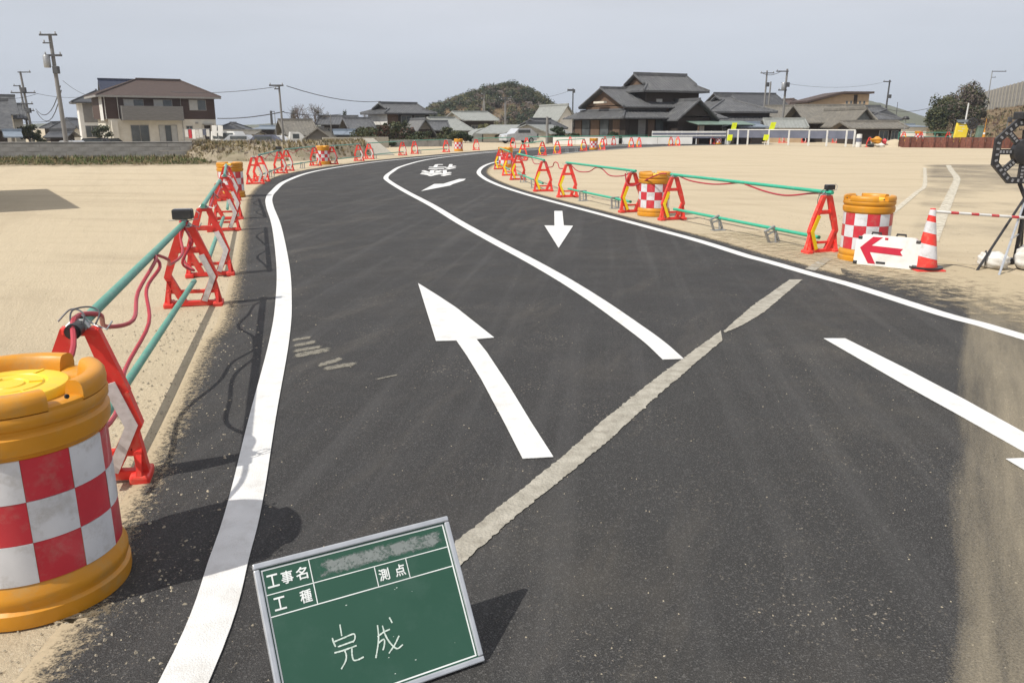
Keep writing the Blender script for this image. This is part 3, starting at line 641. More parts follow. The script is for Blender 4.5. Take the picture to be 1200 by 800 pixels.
# ================================================================== TRAFFIC OBJECTS
def make_drum():
    root = thing('cushion_drum', '', 'traffic drum', (0, 0, 0))
    mb = MB()
    mb.lathe([(0.0, 0.0), (0.285, 0.0), (0.298, 0.008), (0.302, 0.03), (0.302, 0.062), (0.290, 0.072), (0.290, 0.082), (0.298, 0.095), (0.298, 0.122), (0.286, 0.138), (0.284, 0.150),
              (0.280, 0.155), (0.280, 0.595), (0.285, 0.605), (0.296, 0.612), (0.301, 0.64), (0.301, 0.668), (0.289, 0.680), (0.289, 0.690), (0.301, 0.703), (0.303, 0.725), (0.298, 0.738), (0.0, 0.738)], 56)
    mb.build('body', ORANGE, root, smooth=True)
    cells = MB(); nr, nc, r = 3, 12, 0.2835; zs = [0.158, 0.303, 0.448, 0.593]
    for j in range(nr):
        for i in range(nc):
            a0, a1 = 2 * math.pi * i / nc, 2 * math.pi * (i + 1) / nc; m = (i + j) % 2; rr = r + 0.001 * m
            pr = [(r - .004, zs[j]), (rr, zs[j] + .001), (rr, zs[j + 1] - .001), (r - .004, zs[j + 1])]
            cells.lathe(pr, 6, m, a0 + 0.002, a1 - 0.002)
    cells.build('checker_band', [CREDD, CWHITE], root, smooth=True)
    rim = MB()
    prof = [(0.226, 0.738), (0.232, 0.775), (0.240, 0.797), (0.250, 0.805), (0.275, 0.806), (0.290, 0.801), (0.299, 0.788), (0.302, 0.765), (0.299, 0.742), (0.285, 0.738)]
    low = [(0.226, 0.738), (0.232, 0.748), (0.25, 0.755), (0.285, 0.757), (0.297, 0.750), (0.298, 0.738)]
    for k in range(4):
        a = math.radians(90 * k + 14); rim.lathe(prof, 16, 0, a, a + math.radians(66), True); rim.lathe(low, 5, 0, a + math.radians(66), a + math.radians(90), True)
    rim.build('castellated_rim', ORANGE, root, smooth=True)
    lid = MB()
    lid.lathe([(0.0, 0.772), (0.048, 0.772), (0.053, 0.766), (0.058, 0.766), (0.063, 0.772), (0.106, 0.772), (0.111, 0.766), (0.116, 0.766), (0.121, 0.772), (0.168, 0.772), (0.182, 0.768), (0.190, 0.757), (0.192, 0.7385)], 40)
    l_ = lid.build('lid', YELLOW, root, smooth=True)
    for k in range(6):
        sp = MB(); a = k * math.pi / 3 + 0.3
        sp.X = Matrix.Rotation(a, 4, 'Z'); sp.box((0.064 if k % 2 else 0.122, -0.004, 0.770), (0.105 if k % 2 else 0.166, 0.004, 0.7762)); sp.build('rib', YELLOW, l_)
    for k in range(4):
        a = math.radians(90 * k + 2); mb = MB()
        mb.X = Matrix.Rotation(a, 4, 'Z') @ Matrix.Translation((0.302, 0, 0.772)); mb.tube([(-0.004, 0, 0), (0.0018, 0, 0)], 0.008, 8); mb.build('drain_hole', BLACK, root)
    return root
def make_frame(refl, nm):
    root = thing('barricade_stand', '', 'barricade stand', (0, 0, 0))
    t = 0.024
    mb = MB()
    for s in (-1, 1):
        mb.bar((s * .046, .79), (s * .150, .47), .062, -t, t, 0, .078)
        mb.bar((s * .150, .475), (s * .207, .298), .066, -t - .003, t + .003, 0, .056)
        mb.bar((s * .202, .315), (s * .086, .045), .066, -t, t, 0, .060)
        mb.bar((s * .192, .27), (s * .232, .0), .040, -t, t, 0, .055)
        mb.bbox((s * .215 - .045, -.075, 0), (s * .215 + .045, .075, .052), .012)
        mb.prism([(-.07, .045), (.07, .045), (.022, .19), (-.022, .19)], s * .212 - .012, s * .212 + .012, 0, 'yz')
        for z in (.575,): mb.tube([(s * .075, -t - .007, z), (s * .075, t + .007, z)], .016, 8)
        mb.tube([(s * .205, -t - .010, .155), (s * .205, t + .010, .155)], .018, 8)
    mb.bbox((-.14, -t + .002, .545), (.14, t - .002, .602), .006)
    mb.bbox((-.21, -t + .001, .008), (.21, t - .001, .058), .006)
    mb.bbox((-.20, -.014, .135), (.20, .014, .17), .004)
    mb.bbox((-.072, -t - .004, .765), (.072, t + .004, .805), .01)
    mb.build('plastic_frame', RED, root)
    rf = MB()
    for sy in (-1, 1):
        y0, y1 = (t + .0032, t + .0056) if sy > 0 else (-t - .0056, -t - .0032)
        e = .0035; rf.bar((.104, .530), (.188, .303), .056, y0 - e if sy < 0 else y0, y1 + e if sy > 0 else y1); rf.bar((.192, .320), (.096, .060), .050, y0 - e - .0005 if sy < 0 else y0, y1 + e + .0005 if sy > 0 else y1)
    rf.build('reflector', refl, root)
    cl = MB()
    cl.tube([(-.045, -.03, .812), (-.02, -.02, .842), (.02, -.02, .842), (.045, -.03, .812)], .009, 6)
    cl.tube([(-.05, .02, .808), (0, .035, .85), (.055, .01, .812), (.11, -.02, .80), (.13, .0, .835)], .0045, 5)
    cl.bbox((-.035, -.04, .800), (.035, .04, .818), .006)
    cl.build('pipe_clamp', GALV, root)
    return root
drum0 = make_drum(); frame_w = make_frame(REFW, 'w'); frame_y = make_frame(REFY, 'y'); frame_w.scale.z = frame_y.scale.z = .94
used = {'d': False, 'w': False, 'y': False}
def put_drum(p, rz, label):
    if not used['d']:
        used['d'] = True; drum0.location = p; drum0.rotation_euler = (0, 0, rz); drum0['label'] = label; drum0['group'] = 'orange drums along the road'; return drum0
    return dup(drum0, p, rz, label, 'orange drums along the road')
fcount = {'w': 0, 'y': 0}
def put_frame(kind, p, d, label, jitter_=0.10):
    src = frame_w if kind == 'w' else frame_y
    rz = math.atan2(d.y, d.x) - math.pi / 2 + R.uniform(-jitter_, jitter_)
    grp = 'red barricade stands on the left of the road' if kind == 'w' else 'red barricade stands on the right of the road'
    tl_ = (R.uniform(-.035, .035), R.uniform(-.02, .02))
    if not used[kind]:
        used[kind] = True; src.location = p; src.rotation_euler = (tl_[0], 0, rz); src['label'] = label; src['group'] = grp; return src
    r = dup(src, p, rz, label, grp); r.rotation_euler = (tl_[0], 0, rz); return r

DR = [((-1.72, 2.585, 0.0), 1.09, 'large orange drum with yellow lid in the left foreground'),
      (gp(272.5, 231), 0.2, 'orange drum behind the sixth red stand on the left road edge'),
      (gp(379, 193), 0.5, 'orange drum between two white reflector stands before the earth bank'),
      (gp(537.5, 177.3), 0.1, 'small far orange drum before dark shrubs at the far left bend'),
      (gp(1011, 304.5), 0.10, 'orange drum on the right behind the white arrow board'),
      (gp(765.5, 252.5), -0.15, 'orange drum between two yellow reflector stands on the right'),
      (gp(592.5, 196.5), 0.3, 'orange drum at the tip of the sand where the road bends'),
      (gp(695.5, 175.7), 0.15, 'far orange drum in front of the left white sheet fence'),
      (gp(766, 167.5), 0.6, 'tiny orange drum beside the striped guardrail before the big timber house'),
      (gp(841.5, 169.3), 0.3, 'far orange drum left of the white guardrail posts'),
      (Vector((33.6, 68.0, 0.42)), 0.2, 'far orange drum behind the rusty sheet piles')]
for p, rz, lb in DR: put_drum(p, rz, lb)

def tube_thing(name, pts, r, mat, label, cat, group=None, n=8):
    mb = MB(); c = Vector(pts[len(pts) // 2]); c = Vector((c.x, c.y, 0)); mb.X = Matrix.Translation(-c); mb.tube(pts, r, n)
    o = mb.build(name, mat, smooth=True); o.location = c
    return tag(o, label, cat, group)
ORD = ['first', 'second', 'third', 'fourth', 'fifth', 'sixth', 'seventh', 'eighth', 'ninth', 'tenth', 'eleventh', 'twelfth', 'thirteenth', 'fourteenth', 'fifteenth', 'sixteenth', 'seventeenth', 'eighteenth', 'nineteenth', 'twentieth']
# ---- left row: stands (ground points), rails between the pairs
LF = [Vector((-1.965, 3.43, 0))] + G((228, 358.5), (247, 324), (263, 271), (268, 257.5), (269, 235.5), (299.5, 216), (306.5, 213), (329, 203.5), (337, 200.5), (370, 194.5), (390, 192.8), (421, 188.8), (433, 186.6), (472, 182.4), (486, 180.6), (523, 178.4), (558, 176.2), (601, 173.6), (617, 172.6), (668, 171.2), (709, 170.4), (719, 170.2), (759, 168.8))
for i, p in enumerate(LF):
    a, b = LF[max(i - 1, 0)], LF[min(i + 1, len(LF) - 1)]; d = (b - a).normalized()
    if i == 0: lb = 'nearest red barricade stand, half hidden behind the foreground orange drum'
    elif i == 1: lb = 'red barricade stand carrying a black solar lamp, second along the left road edge'
    elif i in (10, 11): lb = ['red stand leaning to the left side of', 'red stand on the right side of'][i - 10] + ' the drum before the earth bank'
    elif i == 16: lb = 'far red stand just left of the small drum at the left bend'
    else: lb = f'red barricade stand with white reflector, {ORD[i] if i < 20 else str(i + 1) + "th"} from the camera on the left road edge'
    if i >= 20: lb = 'tiny far red stand, ' + ['first', 'second', 'third', 'fourth'][i - 20] + ' from the left before the white sheet fences'
    o = put_frame('w', p, d, lb)
    if i == 0: o.rotation_euler = (.07, .075, math.radians(15)); o.location.z = .018
    if i == 1: o.rotation_euler = (.12, .02, o.rotation_euler.z)
def rail(a, b, z, r, mat, label, ext=0.12, group=None, z2=None, name='rail_pipe'):
    d = (b - a).normalized(); z2 = z if z2 is None else z2
    return tube_thing(name, [a - d * ext + Vector((0, 0, z)), (a + b) / 2 + Vector((0, 0, (z + z2) / 2)), b + d * ext + Vector((0, 0, z2))], r, mat, label, 'pipe', group, 10)
APEX = {0: Vector((.075, -.055, -.012)), 1: Vector((.02, -.09, -.012))}        # tops of the two nearest stands, which lean a little
TOP = [p + APEX.get(i, Vector((0, 0, 0))) for i, p in enumerate(LF)]
LP = [(0, 1), (2, 3), (4, 5), (7, 8), (9, 10), (11, 12), (13, 14), (15, 16)]
for k, (i, j) in enumerate(LP):
    pr = f'the {ORD[i]} and {ORD[j]} red stands on the left'
    if k == 0:
        rail(TOP[i], TOP[j], .79, .0243, GPIPE, 'thick green upper pipe from the foreground stand to the solar lamp stand', .10, 'green rail pipes on the left')
        rail(LF[i], LF[j], .205, .0243, GPIPE, 'low green pipe through the foreground stand and the solar lamp stand', .16, 'green rail pipes on the left')
    else:
        rail(LF[i], LF[j], .79, .0243, GPIPE, 'green upper pipe joining ' + pr, .12, 'green rail pipes on the left')
        rail(LF[i], LF[j], .205, .0243, GPIPE, 'low green pipe joining ' + pr, .14, 'green rail pipes on the left')
for (i, j) in ((17, 18), (19, 20)):
    rail(LF[i], LF[j], .79, .0243, GPIPE2, f'thin far green pipe between the {ORD[i]} and the next red stand at the far bend', .1, 'green rail pipes on the left')
for (i, j, nm) in ((20, 22, 'left white sheet fence'), (22, 23, 'right white sheet fence')):
    rail(LF[i], LF[j], .79, .0243, GPIPE2, f'thin far green pipe along the {nm}', .1, 'green rail pipes on the left')
# pipe ends with dark couplings
def hose(a, b, z, knots, label, r=0.0125, side_=0.03, group='red light tubes', sub=5):
    d = (b - a); n = Vector((d.y, -d.x, 0)).normalized()
    pts = smooth_line([a + d * t + n * (side_ if abs(side_) > .09 else side_ * (1 if k % 2 else -0.4)) + Vector((0, 0, z + dz)) for k, (t, dz) in enumerate(knots)], sub)
    return tube_thing('light_tube', pts, r, HOSE, label, 'light tube', group, 7)
a, b = TOP[0], TOP[1]
hose(a, b, .805, [(-.16, -.16), (-.08, -.06), (0, .02), (.06, -.02), (.14, -.15), (.25, -.22), (.38, -.16), (.5, -.04), (.56, -.03), (.64, -.12), (.74, -.22), (.85, -.20), (.95, -.08), (1.0, .0)], 'red light tube drooping in two sags under the nearest green pipe', .0118, .035)
hose(a, b, .805, [(.555, -.035), (.53, -.10), (.46, -.20), (.36, -.34), (.22, -.47), (.06, -.52), (-.05, -.50)], 'second strand of red tube hanging from the middle of the nearest green pipe', .0118, .04)
hose(a, b, .805, [(1.0, .0), (1.005, -.15), (.985, -.33), (.965, -.42), (.95, -.34), (.955, -.15), (.99, .01)], 'loop of red tube hanging down the solar lamp stand', .0115, .06)
for k, (i, j) in enumerate(LP[1:5]):
    hose(LF[i], LF[j], .80, [(0, 0), (.12, -.12), (.27, -.16), (.42, -.03), (.5, -.02), (.62, -.14), (.78, -.17), (.92, -.06), (1, 0)], f'red tube drooping between the {ORD[i]} and {ORD[j]} red stands on the left')
# wires twisted round the near clamp
c0 = TOP[0] + Vector((0, 0, .81))
tube_thing('tie_wire', smooth_line([c0 + Vector(v) for v in ((-.09, .0, .0), (-.05, .03, .045), (0, .01, .05), (.04, -.02, .03), (.03, -.04, -.01), (-.01, -.04, .0), (-.02, .0, .05), (.03, .05, .055), (.07, .05, .03), (.06, .02, -.02))], 4),   .004, TIEW, 'grey tie wire twisted round the top of the foreground stand', 'wire', None, 5)
mb = MB(); dd = (LF[1] - LF[0]).normalized()
mb.tube([(0, 0, 0), dd * 0.075], .034, 12); mb.tube([dd * -.012, dd * .0], .026, 12)
o = mb.build('pipe_coupling', BLACK, smooth=True); o.location = TOP[0] - dd * .11 + Vector((0, 0, .79)); tag(o, 'dark end cap of the green pipe above the foreground stand', 'pipe cap')
# ---- solar lamps on top of stands
def lamp(p, rz, label, s=1.0):
    t = thing('solar_lamp', label, 'lamp', p, rz, 'black solar lamps on the stands')
    mb = MB(); mb.bbox((-.085 * s, -.05 * s, .015), (.085 * s, .05 * s, .015 + .085 * s), .008); mb.build('housing', BLACK, t)
    mb = MB(); mb.X = Matrix.Translation((0, 0, .0165 + .085 * s)); mb.box((-.075 * s, -.042 * s, -.001), (.075 * s, .042 * s, .002)); mb.build('solar_panel', SOLAR, t)
    mb = MB(); mb.tube([(-.13, .02, 0), (-.04, .0, .006), (.05, -.01, 0), (.12, .02, .012), (.135, .03, .06), (.10, .04, .085)], .004, 5); mb.box((-.03, -.03, -.02), (.03, .03, .016)); mb.build('bracket', GALV, t)
    return t
lamp(TOP[1] + Vector((0, 0, .815)), 0.18, 'black solar lamp box on the second red stand on the left')
lamp(LF[8] + Vector((0, 0, .815)), 0.1, 'small black solar lamp on the far left stand where the road curves', 1.1)
# ---- right row
RF = G((961, 296.5), (787.5, 258), (740, 249), (665, 231.3), (636.5, 224.6), (607, 211), (597, 206), (586.5, 198.8), (612.5, 187.8), (635.5, 182.4), (653, 180.4), (684, 177), (705.5, 175.8), (739.5, 173), (748.5, 172.8), (786, 171.2), (794, 171), (834.5, 169.3))
for i, p in enumerate(RF):
    a, b = RF[max(i - 1, 0)], RF[min(i + 1, len(RF) - 1)]; d = (a - b).normalized()
    lb = f'red barricade stand with yellow reflector, {ORD[i]} from the camera along the right row'
    if i == 0: lb = 'nearest red stand with yellow reflector on the right, carrying a small black lamp'
    if i in (1, 2): lb = ['red stand with yellow reflector overlapping the right side of', 'red stand with yellow reflector touching the left side of'][i - 1] + ' the middle drum'
    put_frame('y', p, d, lb, 0.06)
RP = [(0, 1), (2, 3), (4, 5), (6, 7), (8, 9), (10, 11), (12, 13), (14, 15)]
for k, (i, j) in enumerate(RP):
    pr = f'the {ORD[i]} and {ORD[j]} red stands on the right'
    rail(RF[i], RF[j], .795, .0243, GPIPE2, 'bright green upper pipe joining ' + pr, .12, 'green rail pipes on the right')
    if k < 4: rail(RF[i], RF[j], .20, .0243, GPIPE2, 'low bright green pipe joining ' + pr, -.05, 'green rail pipes on the right')
hose(RF[0], RF[1], .798, [(0, -.02), (.08, -.045), (.2, -.11), (.33, -.10), (.44, -.03), (.5, -.015), (.6, -.06), (.72, -.09), (.86, -.07), (1, .0)], 'dark red tube sagging twice along the nearest green pipe on the right')
hose(RF[1], RF[2], .798, [(0, 0.02), (.15, .0), (.4, -.1), (.65, -.22), (.82, -.27), (.95, -.24), (1.0, -.05)], 'dark red tube sagging across the middle orange drum', side_=-.17)
for i, j in ((2, 3), (3, 4), (4, 5), (6, 7)):
    hose(RF[i], RF[j], .793, [(0, 0), (.14, -.12), (.3, -.15), (.45, -.04), (.52, -.03), (.66, -.14), (.82, -.15), (1, 0)], f'dark red tube drooping between the {ORD[i]} and {ORD[j]} red stands on the right')
lamp(RF[0] + Vector((.03, -.02, .812)), 0.25, 'small black lamp on the nearest red stand on the right', .72)
c0 = RF[0]
tube_thing('lamp_cable', smooth_line([c0 + Vector(v) for v in ((-.02, -.03, .86), (-.08, -.04, .80), (-.12, -.05, .70), (-.10, -.04, .62), (-.06, -.04, .60))], 4), .004, WIRE, 'thin black cable hanging beside the nearest red stand on the right', 'cable', None, 5)
# ---- square steel feet that carry the low pipes
def pipe_foot(p, d, tilt, label):
    t = thing('pipe_support', label, 'pipe support', p, math.atan2(d.y, d.x), 'square steel feet under the low pipes')
    mb = MB(); mb.X = Matrix.Rotation(tilt, 4, 'X')
    for s in (-1, 1): mb.box((-.02, s * .075 - .012, 0), (.02, s * .075 + .012, .235))
    mb.box((-.02, -.062, .212), (.02, .062, .234)); mb.box((-.018, -.062, .155), (.018, .062, .165)); mb.build('steel_loop', GALV, t)
    mb = MB(); mb.box((-.06, -.11, 0), (.06, .11, .012)); mb.build('base_plate', GALV, t)
    mb = MB(); mb.tube([(.03, .0, .01), (.0, .0, .17)], .012, 6); mb.build('bolt', GALV, t)
    return t
d01 = (RF[0] - RF[1]).normalized(); d23 = (RF[2] - RF[3]).normalized()
def on(a, b, t): return a + (b - a) * t
for (a, b, t, tl, lb) in ((RF[0], RF[1], .25, .45, 'steel pipe foot nearest to the right front stand'), (RF[0], RF[1], .62, .4, 'steel pipe foot on the right, second from the front stand'), (RF[2], RF[3], .22, .05, 'steel pipe foot just left of the middle drum'), (RF[2], RF[3], .72, .05, 'steel pipe foot beside the fourth red stand on the right'), (RF[4], RF[5], .3, .1, 'steel pipe foot beyond the fifth red stand on the right'), (RF[4], RF[5], .75, .1, 'steel pipe foot before the sixth red stand on the right'),
                          (RF[10], RF[11], .35, .1, 'far steel pipe foot before the left white sheet fence'), (RF[10], RF[11], .7, .1, 'far steel pipe foot close to the far drum at the left sheet fence')):
    pipe_foot(on(a, b, t), (a - b), tl, lb)
for (a, b, t, lb) in ((LF[7], LF[8], .5, 'steel pipe foot between the eighth and ninth red stands on the left'), (LF[9], LF[10], .5, 'steel pipe foot left of the drum before the earth bank'), (LF[13], LF[14], .15, 'steel pipe foot just past the fourteenth red stand on the left'), (LF[15], LF[16], .15, 'steel pipe foot just past the sixteenth red stand on the left')):
    pipe_foot(on(a, b, t), (b - a), 0.1, lb)
# ---- traffic cone with striped bar, arrow board
cp = gp(1083.5, 317); cp = Vector((cp.x, cp.y, 0.004))
t = thing('traffic_cone', 'red and white striped traffic cone holding the end of a striped bar', 'traffic cone', cp)
mb = MB(); 
def cone_r(z): return 0.135 - 0.105 * (z / 0.70)
mb.bbox((-.165, -.165, 0), (.165, .165, .03), .012); mb.build('base', RED, t)
zs = [.03, .15, .30, .43, .56, .63, .70]; cone = MB()
for k in range(len(zs) - 1):
    m = k % 2; cone.lathe([(cone_r(zs[k]) + .001 * m, zs[k]), (cone_r(zs[k + 1]) + .001 * m, zs[k + 1])], 28, m)
cone.lathe([(.031, .70), (.026, .712), (0, .714)], 28, 0)
# slant the stripes as on the wrapped sleeve
for i, v in enumerate(cone.v):
    if .1 < v[2] < .68: cone.v[i] = (v[0], v[1], v[2] - v[0] * 0.22)
cone.build('striped_sleeve', [RED, CWHITE], t, smooth=True)
mb = MB(); mb.lathe([(.135, .032), (.185, .032), (.185, .05), (.135, .05), (.135, .032)], 24); mb.build('rubber_weight', BLACK, t, smooth=True)
bar_a = cp + Vector((.02, 0, .675)); bar_b = at(1232, cp.y + .35, 0); bar_b.z = zat(258, bar_b.y)
bt = thing('cone_bar', 'thin red and white striped bar running right from the cone', 'barrier bar', bar_a)
dv = bar_b - bar_a; ln = dv.length; u = dv.normalized(); k = 0; s0 = 0.0
while s0 < ln:
    s1 = min(ln, s0 + (.17 if k else .21)) if k % 2 == 0 else min(ln, s0 + .105)
    mb = MB(); mb.tube([u * s0, u * s1], .0165, 10); mb.build('red_segment' if k % 2 else 'white_segment', CREDD if k % 2 else WHITEP, bt, smooth=True); s0 = s1; k += 1
# arrow board: size from its corner pixels, leaning back a little
pa, pb = gp(999, 310), gp(1075, 318)
bd = (pb - pa); wd = bd.length; rz = math.atan2(bd.y, bd.x)
t = thing('arrow_board', 'low white board with a red arrow pointing left, before the drum and cone', 'sign board', pa + Vector((0, 0, .012)), rz)
LEAN = Matrix.Rotation(math.radians(-9), 4, 'X')
hB = .365
out = [(.05, 0), (wd - .07, 0), (wd, .07), (wd, hB - .08), (wd - .08, hB), (.08, hB), (0, hB - .08), (0, .05)]
mb = MB(); mb.X = LEAN; mb.prism(out, 0, .075); mb.build('panel', WHITEP, t)
def S2(pts): return [(p[0] * wd, p[1] * hB) for p in pts]
arrow_px = [(.075, .55), (.255, .93), (.405, .93), (.250, .645), (.735, .62), (.70, .52), (.745, .40), (.240, .430), (.350, .065), (.235, .065)]
mb = MB(); mb.X = LEAN; mb.prism(S2(arrow_px), -.004, .001); mb.build('arrow', ARED, t)
for c in ((.022, .025), (wd - .045, .035), (wd - .042, hB - .045), (.042, hB - .045)): mb = MB(); mb.X = LEAN; mb.bbox((c[0] - .025, -.006, c[1] - .020), (c[0] + .025, .081, c[1] + .020), .008); mb.build('corner_guard', BLACK, t)
mb = MB(); mb.X = LEAN; mb.box((.36 * wd, -.005, .03), (.50 * wd, -.001, .055)); mb.build('name_plate', BLACK, t)
mb = MB(); mb.X = LEAN; mb.box((.44 * wd, -.005, hB - .05), (.49 * wd, -.001, hB - .025)); mb.build('lamp', ARED, t)
for x in (.22 * wd, .60 * wd):
    mb = MB(); mb.X = LEAN; mb.tube([(x, .03, hB), (x, .03, hB + .025), (x + .10, .03, hB + .025), (x + .10, .03, hB)], .012, 6); mb.build('handle', BLACK, t)
mb = MB(); mb.tube([(.12, .10, .30), (.12, .26, .0)], .012, 6); mb.tube([(wd - .12, .10, .30), (wd - .12, .26, .0)], .012, 6); mb.build('prop', GALV, t)
# ---- wheel-shaped warning light on a tripod
tp = gp(1188, 309); hub_z = zat(178, tp.y)
t = thing('wheel_light', 'black wheel shaped warning light on a tripod at the right edge', 'warning light', tp)
hx = at(1198.5, tp.y, hub_z) - tp; hx = Vector((hx.x, -0.03, hub_z))
apex = Vector((.0, .0, .80))
foot1 = gp(1144, 318) - tp; foot2 = gp(1170, 323.5) - tp; foot3 = Vector((.34, .42, 0)); foot4 = Vector((.42, -.12, 0))
for f in (foot1,): mb = MB(); mb.tube([f, apex + Vector((0, 0, .0))], .015, 8); mb.build('leg', BLACK, t)
mb = MB(); mb.tube([foot2, apex + Vector((-.01, -.02, -.06))], .013, 8); mb.build('leg', ALU, t)
mb = MB(); mb.tube([foot3, apex], .015, 8); mb.build('leg', BLACK, t)
mb = MB(); mb.tube([(0, 0, .04), (.012, 0, .5), apex, Vector((hx.x * .6, .03, .95)), hx + Vector((0, .06, .25))], .024, 10); mb.build('mast', BLACK, t)
mb = MB(); mb.bbox((-.07, -.05, .0), (.06, .05, .07), .01); mb.tube([(-.20, -.14, .02), (0, 0, .05)], .012, 6); mb.tube([(.25, -.20, .02), (0, 0, .05)], .012, 6); mb.build('mast_foot', BLACK, t)
mb = MB(); mb.tube([foot2 + (apex - foot2) * .45 + Vector((0, 0, 0)), Vector((.0, .0, .36))], .009, 6); mb.tube([(.02, 0, .78), (.18, -.06, .78)], .012, 6); mb.build('brace', ALU, t)
Rr = .395
wh = MB(); oc = [math.radians(22.5 + 45 * k) for k in range(8)]
for k in range(8):
    a0, a1 = oc[k], oc[(k + 1) % 8]
    P = lambda r, a: (hx.x + r * math.cos(a), hx.z + r * math.sin(a))
    wh.prism([P(Rr, a0), P(Rr, a1), P(Rr * .80, a1), P(Rr * .80, a0)], hx.y - .02, hx.y + .02)
    am = math.radians(45 * k)
    wh.bar(P(.14, am), P(Rr * .79, am), .062, hx.y - .018, hx.y + .018)
rim = wh.build('wheel_frame', BLACK, t)
mb = MB(); mb.X = Matrix.Translation((hx.x, hx.y, hx.z)) @ Matrix.Rotation(math.pi / 2, 4, 'X'); mb.lathe([(0, .05), (.10, .05), (.145, .035), (.15, 0), (.15, -.04), (0, -.04)], 32); mb.build('hub', BLACK, t, smooth=True)
led = MB()
for k in range(8):
    am = math.radians(45 * k)
    for r in (.175, .215, .255, .290):
        c = Vector((hx.x + r * math.cos(am), 0, hx.z + r * math.sin(am)))
        for sy in (-1, 1):
            y = hx.y + sy * .0205; led.X = Matrix.Translation((c.x, y, c.z)) @ Matrix.Rotation(-am, 4, 'Y'); led.cbox((0, 0, 0), (.022, .006, .030))
    a0, a1 = oc[k], oc[(k + 1) % 8]
    for q in range(4):
        f = (q + .5) / 4; am2 = a0 + (a1 - a0 if a1 > a0 else a1 - a0 + 2 * math.pi) * f
        r = Rr * .90 * math.cos(math.pi / 8) / math.cos(am2 - (a0 + math.pi / 8))
        led.X = Matrix.Translation((hx.x + r * math.cos(am2), hx.y - .0225, hx.z + r * math.sin(am2))) @ Matrix.Rotation(-am2, 4, 'Y'); led.cbox((0, 0, 0), (.036, .006, .024))
led.X = Matrix.Identity(4); led.build('led', LEDM, t, kind='stuff')
bxz = zat(136, tp.y)
mb = MB(); mb.bbox((hx.x - .125, -.10, bxz - .045), (hx.x + .22, .10, bxz + .045), .012); mb.build('solar_box', BLACK, t)
mb = MB(); mb.box((hx.x - .07, -.03, bxz - .085), (hx.x + .10, .03, bxz - .046)); mb.build('bracket', ALU, t)
# sandbags at its feet
def sandbag(c, size, rz, label, tilt=0.0):
    bm = bmesh.new(); bmesh.ops.create_icosphere(bm, subdivisions=4, radius=1.0)
    rr = random.Random(hash(label) % 997 if False else len(label))
    ph = [rr.uniform(0, 6.3) for _ in range(6)]
    for v in bm.verts:
        x, y, z = v.co; sgn = lambda q, e: math.copysign(abs(q) ** e, q)
        v.co = (sgn(x, .75) * size[0], sgn(y, .8) * size[1], (sgn(z, .8) * .5 + .5) * size[2])
        k = 1 + .05 * math.sin(7 * x + ph[0]) * math.cos(5 * y + ph[1]) + .04 * math.sin(11 * z + 6 * x + ph[2])
        v.co.x *= k; v.co.y *= k; v.co.z *= (k * (1 - .35 * max(0, x) * tilt))
        if x > .72: v.co.y *= .62; v.co.z = v.co.z * .7 + .04
    me = bpy.data.meshes.new('sandbag'); bm.to_mesh(me); bm.free(); me.materials.append(BAGM); me.polygons.foreach_set('use_smooth', [True] * len(me.polygons))
    o = bpy.data.objects.new('sandbag', me); C.objects.link(o); o.location = c; o.rotation_euler = (0, 0, rz)
    mb = MB(); mb.tube(smooth_line([Vector((size[0] * -.55, math.cos(a) * size[1] * .93, size[2] * (.52 + .52 * math.sin(a)))) for a in [i * .7 for i in range(10)]], 3), .006, 5); mb.build('tie_cord', WIRE, o)
    return tag(o, label, 'sandbag')
sandbag(gp(1163, 315), (.17, .12, .20), 2.7 + 3.14, 'white sandbag lying left of the tripod mast foot', .3)
sandbag(gp(1203, 316), (.15, .13, .28), 0.4, 'white sandbag standing right of the tripod mast foot', .2)
tube_thing('ground_cable', smooth_line([gp(1102, 311), gp(1118, 311.5), gp(1140, 315)], 4) if False else smooth_line([gp(*p) + Vector((0, 0, .012)) for p in ((1098, 311), (1112, 311.5), (1128, 313.5), (1142, 316.5))], 4), .006, WIRE, 'thin dark cable on the sand from the cone to the tripod', 'cable', None, 5)
# ---- site chalkboard
BR = Vector((-.086, 2.138, .012)); BL = Vector((-.6296, 1.8367, .012)); wB = .621; hC = .46
ux = (BR - BL).normalized(); TRp = Vector((-.213, 2.3674, .389)); vy = (TRp - BR); vy = (vy - ux * vy.dot(ux)).normalized(); nz = ux.cross(vy)
BX = Matrix(((ux.x, vy.x, nz.x, BR.x - ux.x * wB), (ux.y, vy.y, nz.y, BR.y - ux.y * wB), (ux.z, vy.z, nz.z, BR.z - ux.z * wB), (0, 0, 0, 1)))
t = thing('chalkboard', 'green site chalkboard with white lettering leaning on the asphalt in front', 'chalkboard', BR - ux * wB)
t.matrix_world = BX
mb = MB(); mb.box((.012, .012, -.008), (wB - .012, hC - .012, 0)); mb.build('board', GREENB, t)
fw = .017
for nm, a, b in (('frame_rail', (0, 0, -.011), (wB, fw, .009)), ('frame_rail', (0, hC - fw, -.011), (wB, hC, .009)), ('frame_rail', (0, fw + .001, -.011), (fw, hC - fw - .001, .0085)), ('frame_rail', (wB - fw, fw + .001, -.011), (wB, hC - fw - .001, .0085))):
    mb = MB(); mb.bbox(a, b, .004); mb.build(nm, ALU, t)
mb = MB(); mb.tube([(.18, hC * .72, -.012), (.18, .10, -.22)], .006, 6); mb.tube([(.42, hC * .72, -.012), (.42, .10, -.22)], .006, 6); mb.tube([(.17, .10, -.22), (.43, .10, -.22)], .006, 6); mb.build('stand', ALU, t)
def bp(a, b): return (a * wB, (1 - b) * hC)
ln = MB()
